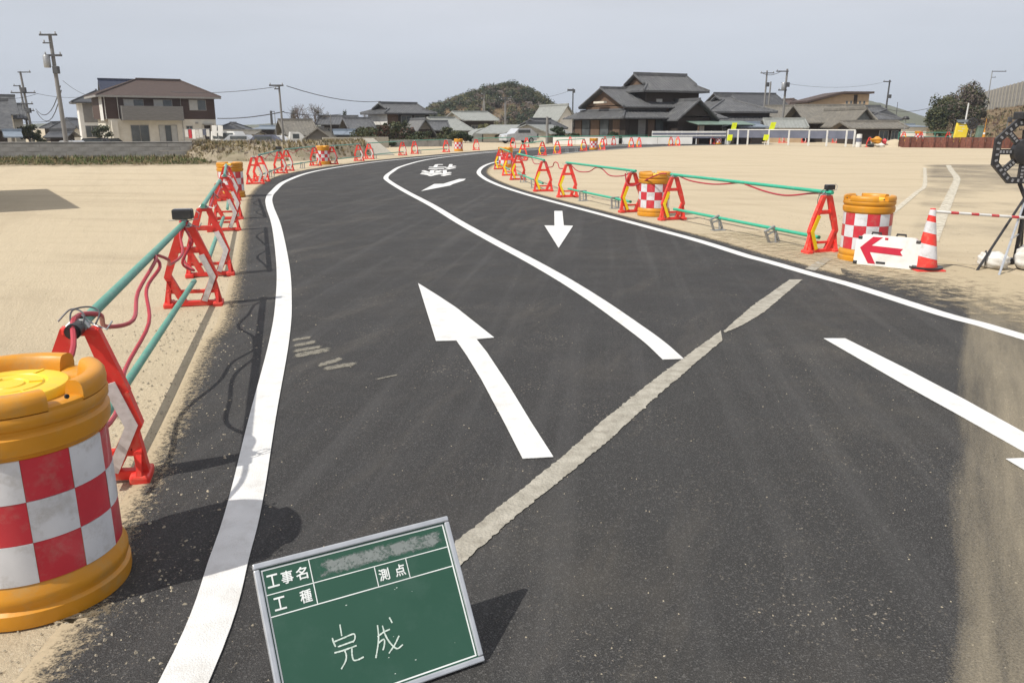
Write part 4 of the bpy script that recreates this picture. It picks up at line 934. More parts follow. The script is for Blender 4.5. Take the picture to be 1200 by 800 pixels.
def bline(a0, b0, a1, b1, th):
    p, q = bp(a0, b0), bp(a1, b1); d = Vector((q[0] - p[0], q[1] - p[1])).normalized(); n = Vector((-d.y, d.x)) * th / 2
    ln.prism([(p[0] - n.x, p[1] - n.y), (q[0] - n.x, q[1] - n.y), (q[0] + n.x, q[1] + n.y), (p[0] + n.x, p[1] + n.y)], .0002, .0008, 0, 'xy')
bw = .0042
bline(.040, .052, .960, .052, bw); bline(.040, .948, .960, .948, bw); bline(.0365, .048, .0365, .952, bw); bline(.9635, .048, .9635, .952, bw)
bline(.04, .207, .96, .207, .0026); bline(.04, .342, .96, .342, .0030); bline(.258, .056, .258, .338, .0026)
bline(.562, .211, .562, .338, .0026); bline(.728, .211, .728, .338, .0026)
ln.build('ruled_lines', INK, t)
for ch, a, b, s in (('工', .078, .128, .033), ('事', .145, .128, .033), ('名', .214, .128, .033), ('工', .090, .274, .033), ('種', .212, .274, .033), ('測', .602, .274, .032), ('点', .686, .274, .032)):
    me = fit_glyph(ch, s, s * 1.08, (.0007, .0007), .00002); me.name = 'lettering'; me.materials.clear(); me.materials.append(INK); o = bpy.data.objects.new('lettering', me); C.objects.link(o); o.parent = t
    p = bp(a, b); o.location = (p[0], p[1], .0011)
# handwritten chalk characters, drawn from the strokes seen on the board
def crop2ab(x, y):
    X, Y = x - 62, y - 270; det = 753 * 570 + 210 * 135
    return ((570 * X - 135 * Y) / det, (753 * Y + 210 * X) / det)
strokes = {'完': [[(385, 486), (392, 524)], [(358, 533), (363, 548), (370, 562)], [(366, 545), (400, 532), (436, 519), (441, 535), (434, 548)], [(380, 563), (405, 555), (432, 546)], [(368, 584), (400, 576), (446, 561)], [(404, 577), (410, 595), (407, 615), (393, 640)], [(430, 568), (431, 592), (437, 611), (452, 611), (473, 602)]],
           '成': [[(526, 490), (530, 530), (527, 565), (520, 605)], [(527, 530), (550, 514), (572, 505)], [(528, 555), (545, 542), (552, 543), (552, 560), (547, 578)], [(545, 492), (556, 525), (575, 555), (600, 575), (622, 562)], [(608, 530), (592, 560), (570, 590)], [(572, 462), (582, 480)]]}
for ch, ss in strokes.items():
    mb = MB()
    for st in ss:
        pts = [Vector((*bp(*crop2ab(*p)), .0012)) for p in st]
        pts = smooth_line(pts, 5) if len(pts) > 2 else pts
        n_ = len(pts)
        for i in range(n_ - 1):
            a, b = pts[i], pts[i + 1]; d = (b - a).normalized(); nn = Vector((-d.y, d.x, 0)) * (.0021 + R.uniform(-.0004, .0004)); e = d * .0012; z = Vector((0, 0, .00002 * i))
            mb.add([a - nn - e + z, b - nn + e + z, b + nn + e + z, a + nn - e + z], [(0, 1, 2, 3)])
    mb.build('chalk_writing', CHALK, t)
# rubbed-out chalk in the title field and chalk specks
rows = []
SM = film_mat('rubbed_chalk', (0.30, 0.33, 0.32), 0.36, 0.62, 0.85, 26, (1, 1.3, 1))
for j in range(5):
    rows.append([(*bp(.27 + .70 * i / 8, .075 + .115 * j / 4), 0) for i in range(9)])
mb = MB(); mb.v = [(p[0], p[1], .0004) for r in rows for p in r]; mb.f = [((j + 1) * 9 + i, (j + 1) * 9 + i + 1, j * 9 + i + 1, j * 9 + i) for j in range(4) for i in range(8)]; mb.m = [0] * 32
o = mb.build('chalk_smear', SM, t); av = o.data.attributes.new('cover', 'FLOAT', 'POINT')
av.data.foreach_set('value', [(-.25 if i in (0, 8) or j in (0, 4) else .10) for j in range(5) for i in range(9)])
mb = MB()
for _ in range(9):
    p = bp(R.uniform(.3, .95), R.uniform(.36, .9)); s = R.uniform(.0008, .0022); mb.cbox((p[0], p[1], .0006), (s * 2, s, .0006))
mb.build('chalk_specks', CHALK, t)
# ---- site cabin just left of the view; its shadow falls across the sand
A = Vector((-10.95, 15.0, 0)); dx = Vector((-.57, .82, 0)).normalized()
t = thing('site_cabin', 'grey site cabin standing on the sand left of the road', 'cabin', A, math.atan2(dx.y, dx.x))
mb = MB(); mb.box((0, 0, .15), (6.3, 2.4, 2.9)); mb.build('cabin_body', GREYW, t)
mb = MB(); mb.box((-.03, -.03, 2.9), (6.33, 2.43, 3.0)); mb.build('roof', TIN_B, t)
mb = MB(); mb.box((.02, .02, 0), (.3, 2.38, .15)); mb.box((5.9, .02, 0), (6.28, 2.38, .15)); mb.build('skid', RUST, t)
mb = MB(); mb.box((.6, -.02, .2), (1.5, -.001, 2.2)); mb.build('door', WHITEP, t)
mb = MB(); mb.box((2.4, -.02, 1.1), (4.2, -.001, 2.1)); mb.build('window', GLASS, t)
# ================================================================== BUILDINGS
def slab(mb, pts, th=.10, m=0):
    """roof plane with thickness; pts counter-clockwise seen from above"""
    pts = [Vector(p) for p in pts]; n = len(pts); lo = [p - Vector((0, 0, th)) for p in pts]
    mb.add(pts + lo, [tuple(range(n)), tuple(range(2 * n - 1, n - 1, -1))] + [(i, i + n, (i + 1) % n + n, (i + 1) % n) for i in range(n)], m)
def ribs(mb, a, b, c, d, sp=.36, w=.10, h=.042):
    """rounded tile rows running up a roof plane: a-b eave, d above a, c above b (c == d for a triangle)"""
    a, b, c, d = map(Vector, (a, b, c, d)); e = (b - a); Ln = e.length; e.normalize(); nrm = (b - a).cross(d - a if (d - a).length > .01 else c - a)
    if nrm.z < 0: nrm = -nrm
    nrm.normalize(); up = nrm.cross(e); up = up if up.z > 0 else -up
    V = (d - a).dot(up); ud = (d - a).dot(e); uc = (c - a).dot(e); k = int(Ln / sp)
    for i in range(k + 1):
        u = sp * .5 + i * (Ln - sp) / max(1, k)
        v = V
        if ud > 0 and u < ud: v = V * u / ud
        if uc < Ln and u > uc: v = min(v, V * (Ln - u) / (Ln - uc))
        u0 = u
        if v < .15: continue
        p0 = a + e * u0 + nrm * .004; p1 = p0 + up * v
        mb.add([p0 - e * w / 2, p0 + e * w / 2, p0 + nrm * h, p1 - e * w / 2, p1 + e * w / 2, p1 + nrm * h], [(0, 2, 5, 3), (2, 1, 4, 5), (0, 1, 2)])
def ridge_cap(mb, p, q, w=.22, h=.24):
    p, q = Vector(p), Vector(q); d = (q - p).normalized(); s = Vector((-d.y, d.x, 0)).normalized() * w / 2; z = Vector((0, 0, h))
    mb.add([p - s, p + s, p + s * .7 + z, p - s * .7 + z, q - s, q + s, q + s * .7 + z, q - s * .7 + z], [(0, 1, 2, 3), (7, 6, 5, 4), (0, 4, 5, 1), (1, 5, 6, 2), (2, 6, 7, 3), (3, 7, 4, 0)])
def roof(parent, kind, x0, x1, y0, y1, ze, zr, mat, over=.6, gable=MIDW, hipf=.5, tiles=True, trim=None, gfrac=.5, rshift=0.0):
    """gx / gy: gable with the ridge along x / y; hip; iri: hipped skirt with a gable on top (ridge along x)"""
    X0, X1, Y0, Y1 = x0 - over, x1 + over, y0 - over, y1 + over; r = MB(); rb = MB(); rc = MB(); gb = MB()
    slope = lambda: None
    if kind in ('gx', 'gy'):
        if kind == 'gx':
            ym = (y0 + y1) / 2; k = (zr - ze) / (ym - y0); zl = ze - over * k
            A = [(X0, Y0, zl), (X1, Y0, zl), (X1, ym, zr), (X0, ym, zr)]; B = [(X1, Y1, zl), (X0, Y1, zl), (X0, ym, zr), (X1, ym, zr)]
            ridge = ((X0 - .05, ym, zr - .03), (X1 + .05, ym, zr - .03)); tri = [[(x0, y0, ze - .05), (x0, y1, ze - .05), (x0, ym, zr - .12)], [(x1, y0, ze - .05), (x1, ym, zr - .12), (x1, y1, ze - .05)]]
            barge = [((X0 + .02, Y0, zl), (X0 + .02, ym, zr)), ((X0 + .02, Y1, zl), (X0 + .02, ym, zr)), ((X1 - .02, Y0, zl), (X1 - .02, ym, zr)), ((X1 - .02, Y1, zl), (X1 - .02, ym, zr))]
        else:
            xm = (x0 + x1) / 2; k = (zr - ze) / (xm - x0); zl = ze - over * k
            A = [(X0, Y1, zl), (X0, Y0, zl), (xm, Y0, zr), (xm, Y1, zr)]; B = [(X1, Y0, zl), (X1, Y1, zl), (xm, Y1, zr), (xm, Y0, zr)]
            ridge = ((xm, Y0 - .05, zr - .03), (xm, Y1 + .05, zr - .03)); tri = [[(x0, y0, ze - .05), (xm, y0, zr - .12), (x1, y0, ze - .05)], [(x0, y1, ze - .05), (x1, y1, ze - .05), (xm, y1, zr - .12)]]
            barge = [((X0, Y0 + .02, zl), (xm, Y0 + .02, zr)), ((X1, Y0 + .02, zl), (xm, Y0 + .02, zr)), ((X0, Y1 - .02, zl), (xm, Y1 - .02, zr)), ((X1, Y1 - .02, zl), (xm, Y1 - .02, zr))]
        slab(r, A); slab(r, B)
        if tiles: ribs(rb, *A); ribs(rb, *B)
        ridge_cap(rc, *ridge)
        for p, q in barge:
            if tiles: ridge_cap(rc, Vector(p) + Vector((0, 0, .0)), Vector(q) + Vector((0, 0, -.02)), .2, .13)
        for t3 in tri: g_ = MB(); g_.add(t3, [(0, 1, 2)]); g_.build('gable', gable, parent)
    else:
        lx, ly = X1 - X0, Y1 - Y0
        if kind == 'hip':
            ins = ly / 2 * hipf * 2 if lx >= ly else lx / 2
            if lx >= ly:
                i_ = min(ins, lx / 2 - .01); p, q = (X0 + i_ + rshift, (Y0 + Y1) / 2, zr), (X1 - i_ + rshift * .6, (Y0 + Y1) / 2, zr)
                pl = [[(X0, Y0, ze), (X1, Y0, ze), q, p], [(X1, Y1, ze), (X0, Y1, ze), p, q], [(X0, Y1, ze), (X0, Y0, ze), p, p], [(X1, Y0, ze), (X1, Y1, ze), q, q]]
            else:
                i_ = lx / 2; p, q = ((X0 + X1) / 2, Y0 + i_, zr), ((X0 + X1) / 2, Y1 - i_, zr)
                pl = [[(X0, Y0, ze), (X1, Y0, ze), p, p], [(X1, Y1, ze), (X0, Y1, ze), q, q], [(X0, Y1, ze), (X0, Y0, ze), p, q], [(X1, Y0, ze), (X1, Y1, ze), q, p]]
            r.add([(X0, Y0, ze - .16), (X1, Y0, ze - .16), (X1, Y1, ze - .16), (X0, Y1, ze - .16), (X0, Y0, ze), (X1, Y0, ze), (X1, Y1, ze), (X0, Y1, ze)], [(3, 2, 1, 0), (0, 1, 5, 4), (1, 2, 6, 5), (2, 3, 7, 6), (3, 0, 4, 7)])
            for a, b, c, d in pl:
                if c == d: r.add([a, b, c], [(0, 1, 2)])
                else: r.add([a, b, c, d], [(0, 1, 2, 3)])
                if tiles: ribs(rb, a, b, c, d)
            ridge_cap(rc, p, q)
            for a, b in (((X0, Y0, ze), p), ((X0, Y1, ze), p if lx >= ly else q), ((X1, Y0, ze), q if lx >= ly else p), ((X1, Y1, ze), q)): ridge_cap(rc, a, b, .2, .13)
        else:
            g = gfrac; zm = ze + (zr - ze) * g; iy = (ly / 2) * g; ix = iy * .95
            a0, a1, b0, b1 = X0 + ix, X1 - ix, Y0 + iy, Y1 - iy; ym = (Y0 + Y1) / 2; o2 = .35
            r.add([(X0, Y0, ze - .16), (X1, Y0, ze - .16), (X1, Y1, ze - .16), (X0, Y1, ze - .16), (X0, Y0, ze), (X1, Y0, ze), (X1, Y1, ze), (X0, Y1, ze)], [(3, 2, 1, 0), (0, 1, 5, 4), (1, 2, 6, 5), (2, 3, 7, 6), (3, 0, 4, 7)])
            pl = [[(X0, Y0, ze), (X1, Y0, ze), (a1, b0, zm), (a0, b0, zm)], [(X1, Y1, ze), (X0, Y1, ze), (a0, b1, zm), (a1, b1, zm)], [(X0, Y1, ze), (X0, Y0, ze), (a0, b0, zm), (a0, b1, zm)], [(X1, Y0, ze), (X1, Y1, ze), (a1, b1, zm), (a1, b0, zm)]]
            for p in pl:
                r.add(p, [(0, 1, 2, 3)])
                if tiles: ribs(rb, *p)
            A = [(a0 - o2, b0, zm), (a1 + o2, b0, zm), (a1 + o2, ym, zr), (a0 - o2, ym, zr)]; B = [(a1 + o2, b1, zm), (a0 - o2, b1, zm), (a0 - o2, ym, zr), (a1 + o2, ym, zr)]
            slab(r, A, .12); slab(r, B, .12)
            if tiles: ribs(rb, *A); ribs(rb, *B)
            ridge_cap(rc, (a0 - o2 - .05, ym, zr - .03), (a1 + o2 + .05, ym, zr - .03), .26, .3)
            for s, xx in ((-1, a0), (1, a1)):
                for yy in (b0, b1): ridge_cap(rc, (xx + s * (o2 - .02), yy, zm), (xx + s * (o2 - .02), ym, zr), .22, .14)
                for (cx, cy), (ex, ey) in ((((X0 if s < 0 else X1), Y0), (xx, b0)), (((X0 if s < 0 else X1), Y1), (xx, b1))): ridge_cap(rc, (cx, cy, ze), (ex, ey, zm), .2, .13)
                g_ = MB(); g_.add([(xx, b0, zm), (xx, b1, zm), (xx, ym, zr - .1)], [(0, 1, 2)]); g_.build('gable', gable, parent)
    ro = r.build('roof', mat, parent)
    if tiles and rb.v: rb.build('roof_tiles', mat, ro, kind='stuff')
    if rc.v: rc.build('ridge', trim or mat, ro)
    if gb.v: gb.build('gable', gable, parent)
    return ro
def walls(parent, x0, x1, y0, y1, z0, z1, mat, name='wall'):
    mb = MB(); mb.box((x0, y0, z0), (x1, y1, z1)); return mb.build(name, mat, parent)
def window(parent, x0, x1, z0, z1, y, glass=GLASS, frame=FRAMEM, name='window', panes=2, axis='y', fr=.06):
    """window on the wall y (front) or x (side, axis='x'): frame, with each pane as a sub-part"""
    f = MB(); d = .05; T = (lambda a, b, c: (a, b, c)) if axis == 'y' else (lambda a, b, c: (b, a, c))
    def bx(m_, ax0, ax1, ay0, ay1, az0, az1):
        p, q = T(ax0, ay0, az0), T(ax1, ay1, az1); m_.box([min(p[i], q[i]) for i in range(3)], [max(p[i], q[i]) for i in range(3)])
    bx(f, x0, x1, y - d, y - .001, z0, z0 + fr); bx(f, x0, x1, y - d, y - .001, z1 - fr, z1)
    bx(f, x0, x0 + fr, y - d, y - .001, z0 + fr, z1 - fr); bx(f, x1 - fr, x1, y - d, y - .001, z0 + fr, z1 - fr)
    for k in range(1, panes):
        xm = x0 + (x1 - x0) * k / panes; bx(f, xm - fr * .4, xm + fr * .4, y - d, y - .001, z0 + fr, z1 - fr)
    o = f.build(name, frame, parent)
    for k in range(panes):
        a, b = x0 + (x1 - x0) * k / panes, x0 + (x1 - x0) * (k + 1) / panes; m_ = MB(); g = glass[k % len(glass)] if isinstance(glass, (list, tuple)) else glass
        bx(m_, a + fr * .45, b - fr * .45, y - .022, y - .0015, z0 + fr, z1 - fr); m_.build('pane', g, o)
    return o
def bldg(label, px, D, rot=0.0, z=0.0, name='house', cat='house', group=None):
    p = at(px, D); return thing(name, label, cat, (p.x, p.y, z), math.radians(rot), group)
sc_ = lambda D: D / FOC

# ---- the brown two-storey house on the left
D = 98; h = bldg('two storey house with brown hip roof, brown upper floor and grey balcony', 130, D, 35, -.5); h.scale.x = .935
W, DP = 13.3, 7.6
walls(h, 0.0, W, 0, DP, 0, 2.95, CREAM, 'lower_wall'); walls(h, -.45, W + .02, -.02, DP, 2.95, 5.55, BROWNW, 'upper_wall')
walls(h, -.48, -.451, .05, 2.2, 2.75, 5.5, WHITEW, 'side_panel'); walls(h, .02, W - .02, .02, DP - .02, -.75, -.002, CONC, 'foundation')
roof(h, 'hip', -.45, W, 0, DP, 5.62, 7.65, TILE_BR, .75, hipf=.5, tiles=False, rshift=1.2)
mb = MB(); mb.box((-1.2, -.78, 5.40), (W + .75, -.70, 5.62)); mb.box((-1.22, -.69, 5.40), (-1.14, DP + .7, 5.62)); mb.build('gutter', FRAMEM, h)
b_ = MB(); b_.box((1.5, -1.25, 2.78), (8.9, -.03, 2.95)); b_.box((1.5, -1.25, 2.95), (8.9, -1.15, 4.45)); b_.box((1.5, -1.15, 2.95), (1.6, -.03, 4.45)); b_.box((8.8, -1.15, 2.95), (8.9, -.03, 4.45)); b_.build('balcony', GREYW, h)
window(h, 2.0, 4.4, 3.0, 5.25, -.02, [CURT, GLASS]); window(h, 5.6, 7.9, 3.0, 5.25, -.02, [CURT, GLASS]); window(h, 10.0, 12.2, 4.0, 5.3, -.02, [CURT, GLASS])
window(h, 2.5, 4.7, .12, 2.25, 0, GLASS); window(h, 5.9, 8.2, .12, 2.25, 0, [CURT, GLASS, CURT], panes=3); window(h, 9.35, 10.2, .85, 2.15, 0, GLASS)
dr = MB(); dr.box((11.7, -.05, .05), (12.5, -.001, 2.2)); o = dr.build('door', DARKW, h); dr = MB(); dr.box((11.5, -.8, 2.25), (12.8, -.002, 2.4)); dr.build('awning', FRAMEM, o)
mb = MB(); mb.box((.25, -.62, 0), (.95, -.001, 2.74)); mb.build('porch_pillar', CREAM, h)
mb = MB(); mb.box((10.6, -.12, 2.40), (10.95, -.001, 2.6)); mb.build('wall_lamp', FRAMEM, h)
for k, x in enumerate((-.2, 1.3, 8.95)):
    mb = MB(); mb.tube([(x, -.09, 2.9 if k < 2 else .0), (x, -.09, 5.5)], .04, 6); mb.build('drainpipe', WHITEW if k < 2 else FRAMEM, h)
# the paler house behind it with a blue solar roof
D = 113; s = sc_(D); h = bldg('pale house with dark hip roof and blue gabled wing behind the brown house', 97, D, 30, -.5)
walls(h, 0, 5.2, 0, 6, 0, 5.4, WHITEW); roof(h, 'hip', 0, 5.2, 0, 6, 5.3, 6.9, TILE_D, .8, tiles=False)
walls(h, .5, 4.6, -.03, 0, 2.6, 5.1, GREYW, 'cladding'); window(h, 1.6, 3.2, 3.3, 4.7, -.03, CURT); window(h, .5, 2, .6, 2.2, 0, GLASS)
walls(h, 3.6, 11, 1.2, 8.5, 0, 6.2, CREAM, 'wing_wall'); r_ = roof(h, 'gx', 3.6, 11, 1.2, 8.5, 6.3, 8.5, SOLAR, .5, WHITEW, tiles=False)
window(h, 5.2, 6.2, 3.4, 4.8, 1.2, GLASS)

def simple_house(label, x0, x1, D, ye, yr, rt, wall, tmat, rot=0, z=0.0, depth=None, wins=(), over=.6, gable=None, tiles=True, skirt=None, gfrac=.5, zb=None):
    """house between two pixel columns; ye/yr are the eave and ridge rows of the photograph"""
    s = sc_(D); Wd = (x1 - x0) * s * (1.0 if not rot else 0.97); dp = depth or Wd * .7
    h = bldg(label, (x0 + x1) / 2, D, rot, z); ze = zat(ye, D) - z; zr = zat(yr, D + dp * .5) - z
    X0, X1 = -Wd / 2 + over, Wd / 2 - over
    walls(h, X0, X1, 0, dp, -.7, ze + (.0 if rt in ('gx', 'gy') else .02) - .06, wall)
    roof(h, rt, X0, X1, 0, dp, ze, zr, tmat, over, gable or wall, tiles=tiles, gfrac=gfrac)
    for (u0, u1, v0, v1, g) in wins:
        window(h, X0 + (X1 - X0) * u0, X0 + (X1 - X0) * u1, ze * v0, ze * v1, 0, g, panes=2)
    if skirt:
        zs0, zs1, out_, mt = skirt; m_ = MB()
        pl = [(X0 - out_, -out_, zs0), (X1 + out_, -out_, zs0), (X1, -.01, zs1), (X0, -.01, zs1)]; slab(m_, pl, .12); o = m_.build('lower_roof', mt, h)
        if tiles: q = MB(); ribs(q, *pl); q.build('roof_tiles', mt, o, kind='stuff')
        m_ = MB(); 
        pl = [(X0 - out_, dp, zs0), (X0 - out_, -out_, zs0), (X0 - .01, 0, zs1), (X0 - .01, dp, zs1)]; slab(m_, pl, .12)
        pl2 = [(X1 + out_, -out_, zs0), (X1 + out_, dp, zs0), (X1 + .01, dp, zs1), (X1 + .01, 0, zs1)]; slab(m_, pl2, .12); m_.build('side_lower_roof', mt, h)
    return h
# far left group
simple_house('grey house with steep tiled gable roof at the left edge of the photo', -34, 15, 74, 147, 118, 'gx', DARKW, TILE, 33, -.5, 7, ((.55, .75, .2, .7, GLASS),), tiles=False)
simple_house('taller grey roofed house behind the left edge house, third roof stepping down', -20, 24, 86, 131, 113, 'gx', CREAM, TILE, 33, -.5, 7, ((.6, .85, .6, .85, GLASS),), tiles=False)
simple_house('small dark walled house right of the left edge houses', 12, 36, 92, 136, 123, 'gx', CREAM, TILE, 33, -.5, 6)
simple_house('flat grey lean-to shed beside the left edge house', 8, 27, 70, 158.5, 154, 'gx', GREYW, TIN_B, 33, -.5, 3, tiles=False)
simple_house('distant cream house with dark hip roof behind the tall leaning pole', 62, 92, 140, 150.5, 139.5, 'hip', CREAM, TILE_D, 12, -.5, 9, ((.1, .3, .5, .85, GLASS),), tiles=False)
simple_house('distant dark flat roofed house left of the tall leaning pole', 50, 68, 150, 150, 144, 'hip', DARKW, TILE_D, 0, -.5, 8, tiles=False)
simple_house('low dark garage roof behind the block wall near the pole', 54, 80, 88, 159.5, 154, 'gx', DARKW, TILE_D, 15, -.5, 5, tiles=False)
simple_house('small white gabled house between the pole and the pale house', 80, 104, 125, 156, 149, 'gy', WHITEW, TILE, 20, -.5, 7, tiles=False)
# on the raised plot
simple_house('low dark bungalow just right of the brown house', 252, 287, 112, 152, 145, 'hip', DARKW, TILE_D, 10, PLOT_Z - .2, 8, tiles=False)
simple_house('long black walled shed behind the parked cars', 297, 336, 108, 151, 148.5, 'gx', DARKW, TIN_B, 0, PLOT_Z, 7, ((.4, .5, .3, .6, CURT),), tiles=False, over=.3)
simple_house('low cream store shed between the dark bungalow and the black shed', 256, 300, 96, 157, 154, 'gx', CREAM, TILE_T, 0, PLOT_Z, 4, ((.35, .95, .25, .8, GLASS),), tiles=False, over=.3)
h = simple_house('old house with tan grey gabled tile roofs right of the slim pole', 334, 374, 86, 156.5, 141.5, 'gx', CREAM, TILE_T, 24, PLOT_Z, 6.5, ((.3, .6, .2, .7, GLASS),), gable=TILE_T, over=.5)
simple_house('front wing with tan tile gable facing the road beside the old house', 356, 391, 80, 160, 150.5, 'gy', GREYW, TILE_T, 8, PLOT_Z - .2, 6, gable=GREYW, over=.45)
simple_house('long low grey tiled house behind the bare trees', 372, 418, 104, 144.5, 137, 'gx', DARKW, TILE, 6, PLOT_Z - .3, 7, ((.1, .3, .2, .8, GLASS),))
simple_house('grey tiled wing with a white gable spot left of the white walled house', 408, 441, 98, 149, 139.5, 'gx', DARKW, TILE, 20, PLOT_Z - .3, 6)
simple_house('blue grey carport roof behind the concrete wall', 392, 418, 84, 157, 153.5, 'gx', DARKW, TIN_B, 14, PLOT_Z - .3, 4, tiles=False, over=.35)
# white walled upper house
D = 100; s = sc_(D); h = bldg('two storey traditional house with a bright white side wall and grey irimoya roof', 457, D, 36, 0)
zb = zat(146.5, D); ze = zat(132.5, D); zr = zat(122, D + 3)
walls(h, -.2, 5.6, 0, 5.2, 0, ze - .05, DARKW); walls(h, -.23, -.2, .05, 5.1, zb, ze - .08, WHITEW, 'plaster_wall'); walls(h, -.19, 1.2, -.03, -.001, zb, ze - .08, MIDW, 'panel')
roof(h, 'iri', -.2, 5.6, 0, 5.2, ze, zr, TILE, .75, DARKW, gfrac=.42); window(h, 1.6, 3.1, zb + .2, ze - .3, 0, GLASS); window(h, 3.5, 5, zb + .2, ze - .3, 0, GLASS)
m_ = MB(); pl = [(-1.6, -1.6, zat(151, D)), (7, -1.6, zat(151, D)), (5.8, 0, zb), (-.4, 0, zb)]; slab(m_, pl); o = m_.build('lower_roof', TILE, h); q = MB(); ribs(q, *pl); q.build('roof_tiles', TILE, o, kind='stuff')
h = simple_house('gatehouse with grey gable and pale inner panel among clipped shrubs', 484, 512, 88, 151, 140.5, 'gy', DARKW, TILE, 18, 0, 7, ((.3, .7, .1, .6, GLASS),), gable=GREYW)
simple_house('grey tiled side wing right of the gatehouse', 503, 528, 92, 151, 143, 'gx', DARKW, TILE, 10, 0, 6)
# group below the hill
simple_house('house with pale grey ridge roof and white gable below the wooded hill', 540, 585, 112, 140, 132, 'gx', DARKW, TILE_L, 22, 0, 8, ((.2, .45, .25, .7, GLASS),), gable=WHITEW)
simple_house('grey roofed house with wide white gable facing the road', 517, 556, 98, 151, 139, 'gx', DARKW, TILE_L, 38, 0, 7, ((.6, .9, .1, .5, GLASS),), gable=WHITEW)
D = 86; h = bldg('low barn with curved grey sheet roof left of the cream house', 575, D, 8, 0, 'barn', 'barn')
m_ = MB(); pr = [(2.1 * math.cos(math.pi * i / 10), .3 + 1.15 * math.sin(math.pi * i / 10)) for i in range(11)]
m_.prism(pr + [(-2.1, 0), (2.1, 0)], 0, 7); m_.X = Matrix.Identity(4); m_.build('vault', TILE_L, h); m_ = MB(); m_.box((-.9, -.03, .05), (.8, -.001, 1.2)); m_.build('door', DARKW, h)
# cream house
D = 82; s = sc_(D); h = bldg('small cream house with grey gable roof and dark window', 620, D, -16, 0)
ze, zr = zat(154.5, D), zat(145, D); Wd = 2.1
walls(h, -Wd, 1.9, 0, 9, 0, ze, CREAM); roof(h, 'gy', -Wd, 1.9, 0, 9, ze, zr, TILE_L, .5, CREAM, tiles=False, trim=TILE_D)
walls(h, -5.2, -Wd - .01, 1.2, 7, 0, ze - .15, CREAM, 'wing_wall')
m_ = MB(); slab(m_, [(-5.8, .5, ze - .15), (-Wd, .5, ze - .15), (-Wd, 4.2, zr - .1), (-5.3, 4.2, zr - .1)]); m_.build('wing_roof', TILE_L, h)
window(h, -.7, 1.0, ze * .45, ze * .82, 0, GLASS)
simple_house('dark walled outbuilding between the cream house and the big timber house', 636, 664, 92, 149, 140.5, 'gx', GREYW, TILE_D, 30, 0, 6, gable=GREYW)
simple_house('white gabled house peeping over the outbuilding at the foot of the hill', 650, 676, 122, 135, 124, 'gy', WHITEW, TILE_L, 25, 0, 8, gable=WHITEW, tiles=False)

# ---- the big traditional timber house
D = 78; h = bldg('big dark timber house with stacked grey tiled roofs and several gables', 752, D, 25, 0)
za = lambda py: zat(py, D + 1.5)
walls(h, -2.3, 8.2, -.6, 9.2, 0, 2.75, DARKW, 'lower_wall')
walls(h, .7, 6.9, .7, 5.0, 2.7, za(107), DARKW, 'upper_wall')
roof(h, 'iri', .7, 6.9, .7, 5.0, za(106.5), za(87), TILE, .72, MIDW, gfrac=.40)
walls(h, -1.9, 3.0, .1, 7.4, 2.7, za(124) - .05, MIDW, 'middle_wall')
roof(h, 'gx', -1.9, 3.2, .1, 7.4, za(123), za(103.5), TILE, .55, MIDW)
window(h, 1.9, 2.6, za(122), za(116), .7, CURT, panes=1)
# ground floor skirt roofs
m_ = MB(); z0, z1 = za(138.5), za(129.5)
A1 = [(-3.15, -1.5, z0), (2.6, -1.5, z0), (2.6, .08, z1), (-1.92, .08, z1)]; A2 = [(-3.15, 10, z0), (-3.15, -1.5, z0), (-1.92, .08, z1), (-1.92, 8.4, z1)]
slab(m_, A1); slab(m_, A2); A3 = [(6.0, -1.3, z0), (9.2, -1.3, z0), (8.2, .5, z1), (6.0, .5, z1)]; slab(m_, A3); o = m_.build('lower_roof', TILE, h)
q = MB(); ribs(q, *A1); ribs(q, *A2); ribs(q, *A3); q.build('roof_tiles', TILE, o, kind='stuff')
q = MB(); ridge_cap(q, A1[0], A1[3], .22, .16); ridge_cap(q, A1[3], A1[2], .2, .14); ridge_cap(q, A2[3], A2[2], .2, .14); q.build('ridge', TILE, o)
# entrance gable
walls(h, 2.3, 6.0, -2.4, -.61, 0, za(138), DARKW, 'porch_wall'); roof(h, 'gy', 2.3, 6.0, -2.5, 4.5, za(136), za(118.5), TILE, .55, DARKW)
m_ = MB(); slab(m_, [(3.0, -4.6, za(146)), (9.6, -4.6, za(146)), (9.6, -2.7, za(142)), (3.0, -2.7, za(142))], .06); m_.build('porch_roof', TIN_G, h)
for x in (3.2, 9.4): m_ = MB(); m_.box((x - .06, -4.4, 0), (x + .06, -4.28, za(147))); m_.build('post', MIDW, h)
for i, (a, b, mt) in enumerate(((-1.9, -1.3, DARKW), (-.9, -.1, GREYW), (.2, .9, MIDW), (1.1, 1.9, GLASS))):
    m_ = MB(); m_.box((a, -.66, .25), (b, -.601, 2.2)); m_.build('shutter', mt, h)
for (a, b) in ((.3, 1.5), (2.3, 3.8), (4.0, 5.6), (5.9, 7.3), (7.5, 8.8)):
    m_ = MB(); m_.box((-2.36, a, .3), (-2.301, b, 2.2)); m_.build('shutter', MIDW if a not in (2.3, 5.9) else GLASS, h)
m_ = MB(); m_.cbox((-2.5, 3.7, za(120)), (.35, 1.9, .18)); m_.build('gable_beam', CREAM, h)
m_ = MB(); m_.cbox((4.6, -2.9, 1.2), (.5, .3, .9)); m_.build('meter_box', WHITEW, h)
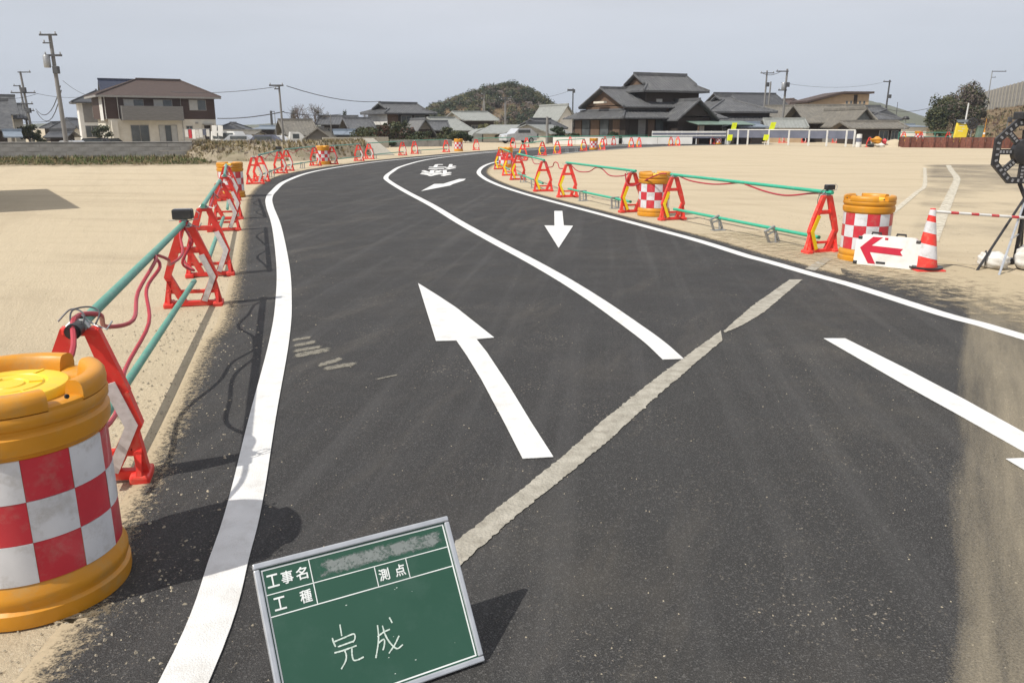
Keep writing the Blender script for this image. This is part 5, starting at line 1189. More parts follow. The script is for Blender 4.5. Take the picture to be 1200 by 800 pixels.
# ---- houses to its right
h = simple_house('long dark house with a wide grey tiled roof right of the big timber house', 822, 909, 88, 131, 113.5, 'iri', DARKW, TILE, 12, 0, 8.5, ((.2, .4, .3, .6, GLASS),), gfrac=.75, skirt=(zat(145, 88), zat(136.5, 88), 1.4, TILE))
simple_house('tall dark tiled roof rising behind the two concrete poles', 848, 930, 112, 128, 110.5, 'gx', DARKW, TILE_D, 14, 0, 9)
simple_house('blue grey sheet roofed carport behind the guardrail', 862, 898, 78, 148, 145, 'gx', DARKW, TIN_B, 5, 0, 4, tiles=False, over=.4)
simple_house('brown roofed house far behind, peak between the poles and the beige house', 915, 952, 128, 126, 117.5, 'hip', CREAM, TILE_BR, 10, 0, 9, tiles=False)
simple_house('olive grey tiled house left of the beige upper floor', 902, 968, 98, 141, 125, 'gx', DARKW, TILE_T, -8, 0, 9, gable=TILE_T)
simple_house('small beige store with weathered grey roof behind the white posts', 896, 944, 84, 148, 140.5, 'gx', BEIGE, TILE_L, -10, 0, 4.5, over=.5)
# beige upper floor with slanted roof
D = 108; h = bldg('beige house with slanted single pitch roof and narrow windows', 982, D, 0, 0)
s = sc_(D); wR = (1014 - 984) * s
walls(h, -4.3, wR, 0, 6, 0, zat(123, D), BEIGE)
m_ = MB(); zt, zl = zat(110.5, D), zat(121, D); m_.prism([(-4.3, zat(123, D)), (wR, zat(123, D)), (wR, zt), (0, zt), (-4.3, zl)], 0, 6); m_.build('upper_wall', BEIGE, h)
m_ = MB(); m_.prism([(-4.6, zl + .05), (-4.6, zl + .3), (0, zt + .32), (wR + .4, zt + .3), (wR + .4, zt + .05), (0, zt + .05)], -.5, 6.5); m_.build('roof', TILE_BR, h)
m_ = MB(); m_.box((1.5, -.05, zat(123, D)), (1.95, -.001, zt - .1)); m_.build('dark_panel', DARKW, h)
for x in (.5, 1.05, 2.2, 2.75): window(h, x, x + .28, zat(122, D), zat(118.5, D), 0, GLASS, panes=1, fr=.03)
# grey roofed house in front
h = simple_house('wide grey brown tiled house with long dark eave behind the white guardrail', 941, 1024, 86, 141.5, 124.5, 'gx', DARKW, TILE_T, -4, 0, 9, ((.2, .3, .2, .6, GLASS),), gable=DARKW)
simple_house('grey tiled house with pale triangular gable facing the road', 990, 1026, 80, 142, 129, 'gy', GREYW, TILE_T, 4, 0, 8, gable=TILE_L, over=.5)
simple_house('grey tiled wing at the right end behind the pale gable', 1008, 1052, 90, 140, 126, 'iri', DARKW, TILE, -6, 0, 8, gfrac=.8)
simple_house('low dark lean-to with a brown grey roof below the pale gable', 992, 1059, 76, 149, 143.5, 'gx', DARKW, TILE_T, -5, 0, 4.5, ((.55, .75, .1, .8, GLASS), (.8, .95, .1, .8, GLASS)), over=.5)
simple_house('pale flat warehouse in front of the blue hill', 1050, 1086, 128, 148.5, 146.5, 'gx', SHEETW, TIN_B, 0, 0, 9, tiles=False, over=.3)

# ================================================================== WALLS, FENCES, GUARDRAILS
D = 40.2; a, b = at(-60, 39.6), at(222, 41.5); t = thing('block_wall', 'long grey concrete block wall at the far edge of the sand field', 'wall', a, math.atan2((b - a).y, (b - a).x))
Lw = (b - a).length; bw_, bh_ = 1.19, .205; rows_ = 4
mm = MB(); mm.box((0, .01, -.6), (Lw - bw_ * 1.2, .14, rows_ * bh_ - .01)); mm.build('mortar', CONC, t)
blk = MB(); blk.bbox((.006, 0, .004), (bw_ - .006, .15, bh_ - .004), .006); b0 = blk.build('block_course', WALLC, t); first = True
for r_ in range(rows_):
    k = 0
    while k * bw_ < Lw - bw_:
        if first: o = b0; first = False
        else: o = b0.copy(); C.objects.link(o)
        o.location = (k * bw_ + (bw_ / 2 if r_ % 2 else 0), R.uniform(-.004, .004), r_ * bh_); k += 1
    if not r_ % 2: o = b0.copy(); C.objects.link(o); o.location = (k * bw_, 0, r_ * bh_); o.scale.x = .5; Le = k * bw_ + bw_ / 2
mm = MB(); mm.bbox((0, -.02, rows_ * bh_), (Le, .17, rows_ * bh_ + .05), .01); mm.build('coping', WALLC, t)
a, b = at(379, 61), at(456, 63.5); t = thing('concrete_wall', 'low tan concrete wall in front of the gatehouse and shrubs', 'wall', a, math.atan2((b - a).y, (b - a).x)); mm = MB(); Lw = (b - a).length
for k in range(5): mm = MB(); mm.bbox((Lw * k / 5 + .01, 0, -.85), (Lw * (k + 1) / 5 - .01, .2, zat(161, 62)), .02); mm.build('wall_panel', CONC, t)
a, b = at(458, 66), at(530, 68); t = thing('concrete_wall', 'low dark concrete kerb wall under the shrubs left of the far bend', 'wall', a, math.atan2((b - a).y, (b - a).x)); Lw = (b - a).length
for k in range(5): mm = MB(); mm.bbox((Lw * k / 5 + .01, 0, -.85), (Lw * (k + 1) / 5 - .01, .2, zat(164, 67)), .02); mm.build('wall_panel', WALLC, t)
def cloth_fence(px0, px1, y0, y1, D0, D1, label):
    a, b = at(px0, D0), at(px1, D1); t = thing('sheet_fence', label, 'fence', a, math.atan2((b - a).y, (b - a).x)); Lw = (b - a).length; zt, zb_ = zat(y0, (D0 + D1) / 2), max(.05, zat(y1, (D0 + D1) / 2)); k = max(2, round(Lw / 1.8))
    for i in range(k):
        m_ = MB(); m_.bbox((Lw * i / k + .015, -.02, zb_), (Lw * (i + 1) / k - .015, .015, zt), .008); m_.build('sheet', SHEETW, t)
    for i in range(k + 1): m_ = MB(); m_.tube([(Lw * i / k, .045, 0), (Lw * i / k, .045, zt + .06)], .024, 6); m_.build('post', GALV, t)
    m_ = MB(); m_.tube([(0, .02, zt + .05), (Lw, .02, zt + .05)], .022, 6); m_.build('top_rail', GALV, t)
cloth_fence(648, 725, 161, 171.6, 73.0, 73.6, 'white sheet fence before the big timber house, left of the gap')
cloth_fence(729, 811, 161, 171.2, 73.6, 74.2, 'white sheet fence before the big timber house, right of the gap')
# striped guardrail behind it
a, b = at(764, 75.0), at(850, 75.4); t = thing('guardrail', 'blue and white striped guardrail before the entrance of the big timber house', 'guardrail', a, math.atan2((b - a).y, (b - a).x)); Lw = (b - a).length
for z0, z1, mt, nm in ((.55, .70, SHEETB, 'blue_band'), (.72, .84, WHITEP, 'white_band'), (.86, 1.0, SHEETB, 'blue_band'), (1.02, 1.18, WHITEP, 'white_band')):
    m_ = MB(); m_.bbox((0, 0, z0), (Lw, .03, z1), .005); m_.build(nm, mt, t)
for k in range(6): m_ = MB(); m_.box((Lw * k / 5 - .04, .031, 0), (Lw * k / 5 + .04, .09, 1.2)); m_.build('post', WHITEP, t)
# white post guardrail with sheeting
pts = [(852, 74.5), (864, 74), (875.6, 73.6), (900, 72.6), (923.5, 71), (947, 69.5), (968, 68), (990.6, 66.5), (1000, 66)]
P_ = [at(*p) for p in pts]; t = thing('guardrail', 'long white post guardrail with blue grey sheeting on the right field edge', 'guardrail', P_[0])
for p in P_:
    q = p - P_[0]; m_ = MB(); m_.bbox((q.x - .065, q.y - .05, 0), (q.x + .065, q.y + .05, 1.27), .012); m_.build('post', WHITEP, t)
for u, v in zip(P_[:-1], P_[1:]):
    u, v = u - P_[0], v - P_[0]; d = (v - u).normalized(); n = Vector((d.y, -d.x, 0)); 
    m_ = MB(); m_.X = Matrix.Translation(u) @ Matrix.Rotation(math.atan2(d.y, d.x), 4, 'Z'); Lq = (v - u).length
    m_.box((.07, .0, .62), (Lq - .07, .02, 1.265)); m_.build('sheet', SHEETB, t)
    m_ = MB(); m_.X = Matrix.Translation(u) @ Matrix.Rotation(math.atan2(d.y, d.x), 4, 'Z'); m_.bbox((-.02, -.04, 1.272), (Lq + .02, .06, 1.35), .01); m_.build('top_rail', WHITEP, t)
for px, lb in ((915, 'tiny red stand seen below the guardrail sheeting, leftmost of five'), (920.5, 'tiny red stand seen below the guardrail sheeting, second of five'), (941.5, 'tiny red stand seen below the guardrail sheeting, third of five'), (977.5, 'tiny red stand seen below the guardrail sheeting, fourth of five'), (982.5, 'tiny red stand seen below the guardrail sheeting, rightmost of five')):
    q = at(px, 81); put_frame('w', Vector((q.x, q.y, .02)), Vector((.3, 1, 0)), lb)
# lime flags
for i, (x, y0, y1, lean, D, lb) in enumerate(((814.5, 143, 164, .13, 80, 'fluorescent yellow board leaning over the striped guardrail'), (857.5, 144, 155, .13, 76, 'fluorescent yellow flag above the first white posts'), (902, 143.5, 154, .18, 74, 'fluorescent yellow flag before the small beige store'), (854, 158, 165, .1, 73, 'low fluorescent yellow marker between the first white posts'), (896.5, 158, 164.5, .1, 71, 'low fluorescent yellow marker below the beige store flag'))):
    p = at(x, D); t = thing('marker_flag', lb, 'marker', p); zt, zb_ = zat(y0, D), zat(y1, D); w_ = .22; dxx = (zt - zb_) * lean * 1.4
    m_ = MB(); m_.prism([(-w_, zb_), (w_, zb_), (w_ + dxx, zt), (-w_ + dxx, zt)], -.03, .03); m_.build('flag', LIME, t)
    m_ = MB(); m_.tube([(-dxx * zb_ / max(.3, zt - zb_), .05, 0), (dxx, .05, zt)], .025, 6); m_.build('pole', WHITEP, t)
# rusty sheet piles
a, b = at(1052, 64.5), at(1215, 60.5); t = thing('sheet_pile_wall', 'low rusty steel sheet pile wall at the far right edge of the sand', 'sheet piling', a, math.atan2((b - a).y, (b - a).x)); Lw = (b - a).length; k = 22; st = Lw / k
for i in range(k):
    m_ = MB(); s_ = st; y_ = .0 if i % 2 else .14; hh = .80 + R.uniform(-.03, .03)
    m_.prism([(i * s_ + .01, .07), (i * s_ + s_ * .22, y_), (i * s_ + s_ * .78, y_), (i * s_ + s_ - .01, .07), (i * s_ + s_ - .01, .10), (i * s_ + s_ * .8, y_ + .03), (i * s_ + s_ * .2, y_ + .03), (i * s_ + .01, .10)], -.1, hh, 0, 'xy')
    m_.build('pile', RUST, t)
m_ = MB(); X = [at(1052, 64.8), at(1230, 60.8), at(1260, 90), at(1046, 100)]
m_.add([(p.x, p.y, .42) for p in X] + [(p.x, p.y, -.05) for p in X], [(0, 1, 2, 3), (0, 4, 5, 1), (3, 2, 6, 7), (0, 3, 7, 4)]); m_.build('raised_road', ASPH_OLD, kind='structure')
# things on the raised road
def on_road(px, D): p = at(px, D, .42); return Vector((p.x, p.y, .42))
for px, lb in ((1058, 'small red stand left of the drum behind the sheet piles'), (1078, 'small red stand right of the drum behind the sheet piles'), (1110, 'small red stand left of the yellow solar sign')):
    put_frame('y' if px < 1070 else 'w', on_road(px, 66), Vector((.3, 1, 0)), lb)
D = 64; p = on_road(1123, D); t = thing('solar_sign', 'tall yellow sign board with a solar panel on top behind the sheet piles', 'sign', p, -.15)
zb_, zt = .05, zat(143, D) - .42
m_ = MB(); m_.X = Matrix.Rotation(math.radians(6), 4, 'Y'); m_.bbox((-.46, -.12, .18), (.44, .12, zt - .12), .03); m_.build('panel', YELS, t)
m_ = MB(); m_.X = Matrix.Rotation(math.radians(6), 4, 'Y')
for x, z, w_, h_ in ((-.05, 1.35, .3, .05), (-.1, 1.2, .36, .05), (.05, 1.0, .2, .05), (-.1, .8, .35, .05)): m_.box((x - w_ / 2, -.124, z), (x + w_ / 2, -.1202, z + h_))
m_.build('lettering_bars', WHITEP, t)
m_ = MB(); m_.box((-.42, -.3, 0), (.42, .3, .12)); m_.build('base', YELLOW, t)
m_ = MB(); m_.X = Matrix.Translation((.2, 0, zt + .02)) @ Matrix.Rotation(math.radians(24), 4, 'X'); m_.bbox((-.50, -.25, 0), (.50, .25, .05), .01); m_.build('solar_panel', GLASS, t)
m_ = MB(); m_.tube([(.1, 0, zt - .3), (.2, 0, zt + .05)], .04, 6); m_.build('mast', GALV, t)
D = 63; p = on_road(1136.5, D); t = thing('warning_light', 'far round black warning light right of the yellow solar sign', 'warning light', p)
m_ = MB()
for k in range(8):
    a0, a1 = math.pi / 4 * k, math.pi / 4 * (k + 1); zc = zat(145, D) - .42
    m_.prism([(.45 * math.cos(a0), zc + .45 * math.sin(a0)), (.45 * math.cos(a1), zc + .45 * math.sin(a1)), (.3 * math.cos(a1), zc + .3 * math.sin(a1)), (.3 * math.cos(a0), zc + .3 * math.sin(a0))], -.04, .04)
    m_.bar((.05 * math.cos(a0), zc + .05 * math.sin(a0)), (.31 * math.cos(a0), zc + .31 * math.sin(a0)), .06, -.03, .03)
m_.build('wheel', BLACK, t); m_ = MB(); m_.tube([(0, .05, 0), (0, .05, zc)], .03, 6); m_.build('mast', GALV, t); m_ = MB(); m_.cbox((0, 0, zc), (.22, .1, .22)); m_.build('hub', BLACK, t)
D = 63; p = on_road(1145.5, D); t = thing('equipment_box', 'narrow green box on the road right of the far warning light', 'box', p); m_ = MB(); m_.bbox((-.19, -.2, 0), (.19, .2, 1.15), .03); m_.build('housing', TIN_G, t); m_ = MB(); m_.bbox((-.22, -.24, 1.15), (.22, .24, 1.22), .02); m_.build('lid', TIN_G, t)
D = 62.5; p = on_road(1151.5, D); t = thing('traffic_cone', 'far orange and white cone with a thin stick, left of the wheel light', 'traffic cone', p)
m_ = MB(); m_.lathe([(.17, .04), (.03, .95), (0, .96)], 14, 0); m_.build('striped_sleeve', WHITEP, t); m_ = MB(); m_.lathe([(.12, .30), (.085, .6)], 14); m_.X = Matrix.Identity(4); m_.lathe([(.062, .74), (.034, .97), (0, .975)], 14); 
for i, v in enumerate(m_.v): m_.v[i] = (v[0] * 1.06, v[1] * 1.06, v[2])
m_.build('orange_stripe', ORANGE, t); m_ = MB(); m_.bbox((-.24, -.24, 0), (.24, .24, .05), .02); m_.build('base', ORANGE, t); m_ = MB(); m_.tube([(0, 0, .95), (.03, 0, 1.75)], .018, 6); m_.build('stick', ORANGE, t)
# gear by the right end of the guardrail
D = 65.5
p = at(1005.5, D); t = thing('water_barrel', 'white and blue barrel beside the last white guardrail post', 'barrel', p); m_ = MB(); m_.lathe([(0, 0), (.2, 0), (.22, .1), (.22, .6), (.2, 1.0), (.0, 1.02)], 14); m_.build('body', WHITEP, t, smooth=True); m_ = MB(); m_.lathe([(.224, .4), (.224, .7)], 14); m_.build('blue_band', SHEETB, t)
p = at(1018, D); put_frame('w', p, Vector((.2, 1, 0)), 'small red stand beside the orange bundle at the end of the guardrail')
p = at(1026, D - .3); t = thing('orange_bundle', 'bundle of orange net and bags piled beside the guardrail end', 'bundle', p)
for nm, mt, c, sz in (('net', ORANGE, (0, 0, .55), (.95, .5, .5)), ('bag', BAGM, (.25, -.25, .15), (.7, .4, .3)), ('bag', BLACK, (-.5, -.2, .14), (.6, .4, .28)), ('bag', CREDD, (.62, 0, .45), (.35, .4, .4))):
    bm = bmesh.new(); bmesh.ops.create_icosphere(bm, subdivisions=3, radius=.5); rr = random.Random(len(nm) + sz[0] * 10)
    for v in bm.verts: k = 1 + .18 * math.sin(9 * v.co.x + 3 * v.co.y + sz[0]) + .12 * math.sin(13 * v.co.z); v.co = Vector((v.co.x * sz[0] * k + c[0], v.co.y * sz[1] * k + c[1], max(.01, v.co.z * sz[2] * k + c[2])))
    me = bpy.data.meshes.new(nm); bm.to_mesh(me); bm.free(); me.materials.append(mt); o = bpy.data.objects.new(nm, me); C.objects.link(o); o.parent = t
p = at(1057.5, 70); t = thing('mushroom_lamp', 'dark round lamp on a thin pole behind the sheet pile corner', 'lamp', p); m_ = MB(); m_.tube([(-.1, 0, 0), (0, 0, zat(140, 70))], .03, 6); m_.build('pole', GALV, t); m_ = MB(); m_.X = Matrix.Translation((0, 0, zat(140.5, 70))); m_.lathe([(0, .3), (.2, .25), (.3, .1), (.26, 0), (0, 0)], 14); m_.build('shade', BLACK, t, smooth=True)
for (x0, x1, y, Dd, lb) in ((1020, 1052, 168, 68, 'dark green rail pipe low over the sand heap'), (1052, 1115, 155.5, 72, 'green wire rail above the sheet piles on the raised road')):
    a, b = at(x0, Dd), at(x1, Dd); z_ = zat(y, Dd); a.z = z_; b.z = z_
    t = thing('rail', lb, 'rail', (a.x, a.y, 0)); m_ = MB(); m_.tube([(0, 0, z_), (b.x - a.x, 0, z_)], .03, 6); m_.tube([(0, 0, z_ - .35), (b.x - a.x, 0, z_ - .35)], .025, 6); m_.build('pipe', GPIPE, t)
    for k in range(4): m_ = MB(); m_.tube([((b.x - a.x) * k / 3, 0.03, 0), ((b.x - a.x) * k / 3, .03, z_ + .05)], .03, 6); m_.build('post', GPIPE, t)
# sand heap left of the sheet piles
m_ = MB(); c = at(1048, 66); NR = 9
m_.v = [(c.x, c.y, .62)]
for r_ in range(1, NR):
    for k in range(18):
        a_ = k * math.pi / 9; q = r_ / (NR - 1); m_.v.append((c.x + math.cos(a_) * 2.6 * q, c.y + math.sin(a_) * 1.6 * q, .62 * (1 - q) ** 1.1 + R.uniform(-.03, .03) * (q < .95) - (.03 if q > .95 else 0)))
m_.f = [(0, 1 + k, 1 + (k + 1) % 18) for k in range(18)] + [(1 + (r_ - 1) * 18 + k, 1 + r_ * 18 + k, 1 + r_ * 18 + (k + 1) % 18, 1 + (r_ - 1) * 18 + (k + 1) % 18) for r_ in range(1, NR - 1) for k in range(18)]; m_.m = [0] * len(m_.f)
o = m_.build('sand_heap', SAND, smooth='all'); tag(o, 'small heap of sand against the left end of the sheet piles', 'sand heap')
# ---- embankment on the right with panel wall
e0, e1 = at(1143, 185), at(1360, 72)
m_ = MB(); dE = (e1 - e0).normalized(); nE = Vector((-dE.y, dE.x, 0)); nE = nE if nE.x < 0 else -nE; re = random.Random(5); NS = 26
prof = ((13.5, -.03), (11, .7), (8.5, 1.7), (5.5, 2.9), (2.8, 4.1), (0.8, 4.75), (-3, 4.8), (-16, 4.8))
for i in range(NS):
    p = e0 - dE * 14 + (e1 - e0 + dE * 18) * (i / (NS - 1))
    for (d, z) in prof:
        q = p + nE * d * (.92 + .1 * math.sin(i * .7)); m_.v.append((q.x, q.y, z + (re.uniform(-.12, .12) if 0 < z < 4.6 else 0)))
k = len(prof); m_.f = [(i * k + j, i * k + j + 1, (i + 1) * k + j + 1, (i + 1) * k + j) for i in range(NS - 1) for j in range(k - 1)]; m_.m = [0] * len(m_.f)
m_.build('hillside', SLOPE, kind='structure', smooth='all')
t = thing('panel_wall', 'tall grey concrete panel wall along the top of the right embankment', 'wall', (e0.x, e0.y, 4.7), math.atan2(dE.y, dE.x)); Lw = (e1 - e0).length; k = 64; st = Lw / k
pm = MB(); pm.bbox((.03, -.06, 0), (st - .03, .06, 4.05), .02); b0 = pm.build('panel', WALLC, t)
for i in range(1, k): o = b0.copy(); C.objects.link(o); o.location = (i * st, R.uniform(-.02, .02), 0)
pm = MB(); pm.box((-.09, -.13, -.1), (.09, .0, 4.15)); b1 = pm.build('post', CONC, t); b1.location = (0, -.07, 0)
for i in range(2, k, 2): o = b1.copy(); C.objects.link(o); o.location = (i * st, -.07, 0)
sp = []
for _ in range(1500):
    d = R.uniform(.8, 12.5); p = e0 + (e1 - e0) * R.uniform(-.1, .95) + nE * d
    z = 4.75 * (1 - max(0, min(1, (d - .8) / 12.2))) ; sp.append((p.x, p.y, z - .05, R.uniform(.25, .6)))
tufts('slope_grass', sp, [DRY, LEAF_R, DRY, TWIG, LEAF_G])

# ================================================================== POLES AND CABLES
def pole(label, px, D, ytop, r=.15, lean=0.0, arms=(), extras=(), mat=POLEM, zb=0.0, name='utility_pole', cat='utility pole'):
    p = at(px, D, zb); zt = zat(ytop, D) - zb; t = thing(name, label, cat, (p.x, p.y, zb)); Lx = lambda z: lean * z
    m_ = MB(); m_.tube([(0, 0, -.3), (Lx(zt), 0, zt)], r, 10, 0, r * .68); m_.build('shaft', mat, t, smooth=True)
    for (y, w0, w1, th) in arms:
        z = zat(y, D) - zb; m_ = MB(); m_.box((Lx(z) - w0, -r - .10, z - th / 2), (Lx(z) + w1, -r - .0, z + th / 2)); c = m_.build('crossarm', ARMM, t)
        for xx in (-w0 + .1, w1 - .1):
            if abs(xx) > .25: m_ = MB(); m_.X = Matrix.Translation((Lx(z) + xx, -r - .05, z + th / 2)); m_.lathe([(0, .0), (.05, 0), (.06, .06), (.04, .1), (.05, .15), (0, .17)], 8); m_.build('insulator', GALV, c)
    for (kind, y, off) in extras:
        z = zat(y, D) - zb; m_ = MB(); m_.X = Matrix.Translation((Lx(z) + off, -r - .15, z - .4))
        if kind == 'transformer': m_.lathe([(0, 0), (.2, 0), (.23, .06), (.23, .75), (.18, .85), (0, .87)], 14); m_.build('transformer', GALV, t, smooth=True)
        elif kind == 'box': m_.bbox((-.2, -.15, 0), (.2, .15, .5), .03); m_.build('switch_box', ARMM, t)
        elif kind == 'guard': m_.X = Matrix.Identity(4); m_.lathe([(r + .01, .0), (r + .01, 1.9)], 10); m_.build('yellow_guard', YELLOW, t)
    return t
D0 = 60
pole('tall leaning concrete utility pole with a grey transformer on the left', 80, 60, 40, .17, -.012, ((41.5, .62, .62, .12), (65.5, .5, .75, .14), (51, .45, .1, .08)), (('transformer', 73, -.32), ('box', 80, .25)), zb=-.4)
pole('slim utility pole with a side arm behind the left edge trees', 41, 88, 84, .15, -.045, ((85, .15, 1.2, .1), (109, 1.3, 1.3, .12), (122, .5, .8, .12), (130, .2, .8, .1)), (('box', 104, .2), ('box', 128, .3)), zb=-.5)
pole('bare utility pole just left of the slim pole with a side arm', 37, 94, 100, .14, -.045, ((101, .6, .15, .1),), (('box', 137, .2),), zb=-.5)
pole('slim utility pole with a short crossarm standing behind the earth bank', 333.5, 76, 99.5, .12, -.012, ((100.5, .85, .45, .13), (104.5, .4, .1, .1)), zb=PLOT_Z)
pole('far dark lattice like pole left of the slim pole behind the earth bank', 320, 150, 130, .28, 0, (), mat=ARMM, zb=PLOT_Z)
pole('thin street pole with a short arm before the black shed', 325, 86, 131, .05, 0, ((131, .3, .02, .06),), mat=GALV, zb=PLOT_Z)
pole('thin post before the long low grey tiled house', 389.5, 82, 134, .06, 0, mat=POLEM, zb=PLOT_Z)
pole('pale utility pole on the left slope of the wooded hill', 568, 140, 110, .15, 0, ((111, .5, .3, .12), (116, .5, .05, .1)))
pole('leaning stay pole beside the pale pole on the hill slope', 563.5, 141, 116, .12, .09)
pole('grey utility pole with wide crossarm in front of the wooded hill', 592.3, 116, 114, .18, 0, ((115, .9, .9, .14), (117, .6, .6, .1)))
pole('short concrete post in front of the grey outbuilding', 641, 78, 137, .16, 0)
pole('dark utility pole with a box top behind the big timber house', 670.5, 130, 104, .13, 0, ((106, .9, .2, .3),), (('box', 106, .1),), mat=ARMM)
pole('pale utility pole left of the pair beyond the long dark house', 892.5, 104, 83, .14, 0, ((86, .85, .85, .1),), (('box', 98, .1),))
pole('leaning stay pole between the pair beyond the long dark house', 896.5, 103, 96, .13, .02)
pole('pale utility pole with white transformer, right one of the pair', 914.5, 96, 81, .16, .012, ((84, 1.3, .1, .12), (106, .9, .1, .12)), (('box', 98, .1), ('transformer', 102, -.35)))
pole('dark leaning utility pole beyond the beige house', 1033.5, 120, 94, .15, .02, ((96, 1.0, .1, .14),), (('box', 112, .15),), mat=ARMM)
pole('thin distant pole left of the blue hill', 1047, 130, 120, .06, 0, mat=ARMM)
pole('white leaning post before the dark trees on the embankment', 1127, 96, 121, .12, .045, mat=WHITEP)
pole('street light with a long arm standing by the panel wall', 1154, 150, 83, .11, .02, ((84, .1, 2.4, .13), (91, .05, .7, .10)), mat=GALV, zb=3.5, name='street_light', cat='street light')
pole('thin grey post with a box on the slope behind the wheel light', 1177, 90, 138, .06, 0, (), (('box', 139, .1),), mat=GALV, zb=.0)
def cable(pts, label, r=.022, sag=0.0, mat=WIRE):
    P_ = []
    for (a, b) in zip(pts[:-1], pts[1:]):
        for k in range(9):
            u = k / 8; q = a + (b - a) * u; q.z -= sag * 4 * u * (1 - u); P_.append(q)
    return tube_thing('power_cable', P_, r, mat, label, 'cable', 'overhead cables', 4)
def sky_pt(px, py, D): q = at(px, D); q = at(px, D, zat(py, D)); return q
cable([sky_pt(336, 101, 76), sky_pt(446, 119, 108)], 'overhead cable from the slim pole down to the white walled house', .035, .5)
cable([sky_pt(330, 101, 76), sky_pt(200, 108, 92)], 'thin overhead cable running left from the slim pole top', .025, .3)
cable([sky_pt(333, 131, 76), sky_pt(255, 139, 96)], 'thick overhead cable from the slim pole to the brown house', .045, .2)
cable([sky_pt(333, 132, 76), sky_pt(400, 134, 96)], 'short overhead cable right of the slim pole at roof level', .03, .2)
cable([sky_pt(71, 101, 60), sky_pt(42, 128, 86)], 'upper drooping cable between the tall pole and the slim left pole', .035, 1.2)
cable([sky_pt(72, 106, 60), sky_pt(43, 131, 86)], 'lower drooping cable between the tall pole and the slim left pole', .035, 1.5)
cable([sky_pt(74, 95, 60), sky_pt(108, 112, 100)], 'thin cable from the tall pole to the pale house', .018, .3)
cable([sky_pt(-20, 112, 80), sky_pt(44, 110, 88), sky_pt(110, 111, 112)], 'thin horizontal cable crossing behind the tall pole', .02, .4)
cable([sky_pt(-10, 142, 120), sky_pt(95, 140, 130)], 'faint low cable above the distant roofs on the left', .03, .3)
cable([sky_pt(600, 116, 116), sky_pt(669, 106, 130)], 'thin cable from the wide crossarm pole to the dark box pole', .02, .5)
cable([sky_pt(893, 86, 104), sky_pt(915, 84, 96)], 'short cable between the pair of pale poles', .03, .3)
cable([sky_pt(915, 97, 96), sky_pt(1034, 97, 120)], 'thin cable from the pale pole to the dark leaning pole', .015, .6)
cable([sky_pt(1035, 127, 120), sky_pt(1092, 126, 110)], 'cable from the dark leaning pole towards the embankment trees', .03, .5)

# ================================================================== CARS AND SMALL THINGS BY THE HOUSES
def car(label, px, D, rz, mat, Lc=3.6, hc=1.45, van=False, z=0.0, name='parked_car', cat='car'):
    p = at(px, D, z); t = thing(name, label, cat, (p.x, p.y, z), math.radians(rz), 'cars parked by the houses'); wd = 1.5
    if van: pr = [(-Lc / 2, .3), (-Lc / 2 - .02, .9), (-Lc / 2 + .15, 1.2), (-Lc / 2 + .55, hc + .28), (Lc / 2 - .1, hc + .3), (Lc / 2, 1.1), (Lc / 2, .3)]
    else: pr = [(-Lc / 2, .28), (-Lc / 2 - .03, .62), (-Lc / 2 + .1, .85), (-Lc / 2 + .85, .95), (-Lc / 2 + 1.35, hc), (Lc / 2 - .7, hc + .02), (Lc / 2 - .15, 1.0), (Lc / 2, .85), (Lc / 2, .28)]
    m_ = MB(); m_.prism(pr, -wd / 2, wd / 2); m_.build('body', mat, t)
    zc = hc - .12 if not van else hc + .12; m_ = MB(); x0 = -Lc / 2 + (1.3 if not van else .6); x1 = Lc / 2 - (.75 if not van else .3)
    for sy in (-1, 1): m_ = MB(); m_.box((x0, sy * wd / 2 - .012, .98), (x1, sy * wd / 2 + .012, zc)); m_.build('side_window', GLASS, t)
    for sx in (-1, 1):
        for sy in (-1, 1):
            m_ = MB(); m_.X = Matrix.Translation((sx * Lc * .31, sy * (wd / 2 - .08), .29)) @ Matrix.Rotation(math.pi / 2, 4, 'X'); m_.lathe([(0, -.1), (.24, -.1), (.29, -.07), (.29, .07), (.24, .1), (0, .1)], 16); w_ = m_.build('wheel', TYRE, t, smooth=True)
            m_ = MB(); m_.X = Matrix.Translation((sx * Lc * .31, sy * (wd / 2 - .08), .29)) @ Matrix.Rotation(math.pi / 2, 4, 'X'); m_.lathe([(0, -.103), (.16, -.103), (.16, .103), (0, .103)], 12); m_.build('rim', GALV, w_)
    m_ = MB(); m_.box((-Lc / 2 - .04, -.6, .62), (-Lc / 2 + .02, -.35, .76)); m_.build('headlight', CURT, t); m_ = MB(); m_.box((-Lc / 2 - .04, .35, .62), (-Lc / 2 + .02, .6, .76)); m_.build('headlight', CURT, t)
    return t
car('white boxy van parked right of the brown house', 270, 84, 160, WHITEP, 3.4, 1.45, True, PLOT_Z)
car('silver hatchback in the middle of the cars on the raised plot', 287, 82, 178, CARS, 3.7, 1.4, False, PLOT_Z)
car('blue grey car left of the slim pole on the raised plot', 308, 80, 4, SHEETB, 3.7, 1.4, False, PLOT_Z)
car('white car partly behind the slim pole on the raised plot', 326, 82, 176, CARW, 3.6, 1.35, False, PLOT_Z)
car('small white truck cab before the old tan roofed house', 349, 80, 200, WHITEP, 1.5, 1.3, True, PLOT_Z + .1)
car('black car behind the block wall in front of the pale house', 110, 84, 12, CARK, 4.0, 1.5, False, -1.08)
car('dark grey car right of the black car behind the block wall', 126, 86, 40, CARK, 3.6, 1.45, False, -1.08)
car('pale car at the foot of the tall leaning pole', 90, 80, 170, CARS, 3.4, 1.3, False, -1.05)
car('light car under the trees left of the cream house', 607, 80, 30, CARS, 3.4, 1.4, False, 0)
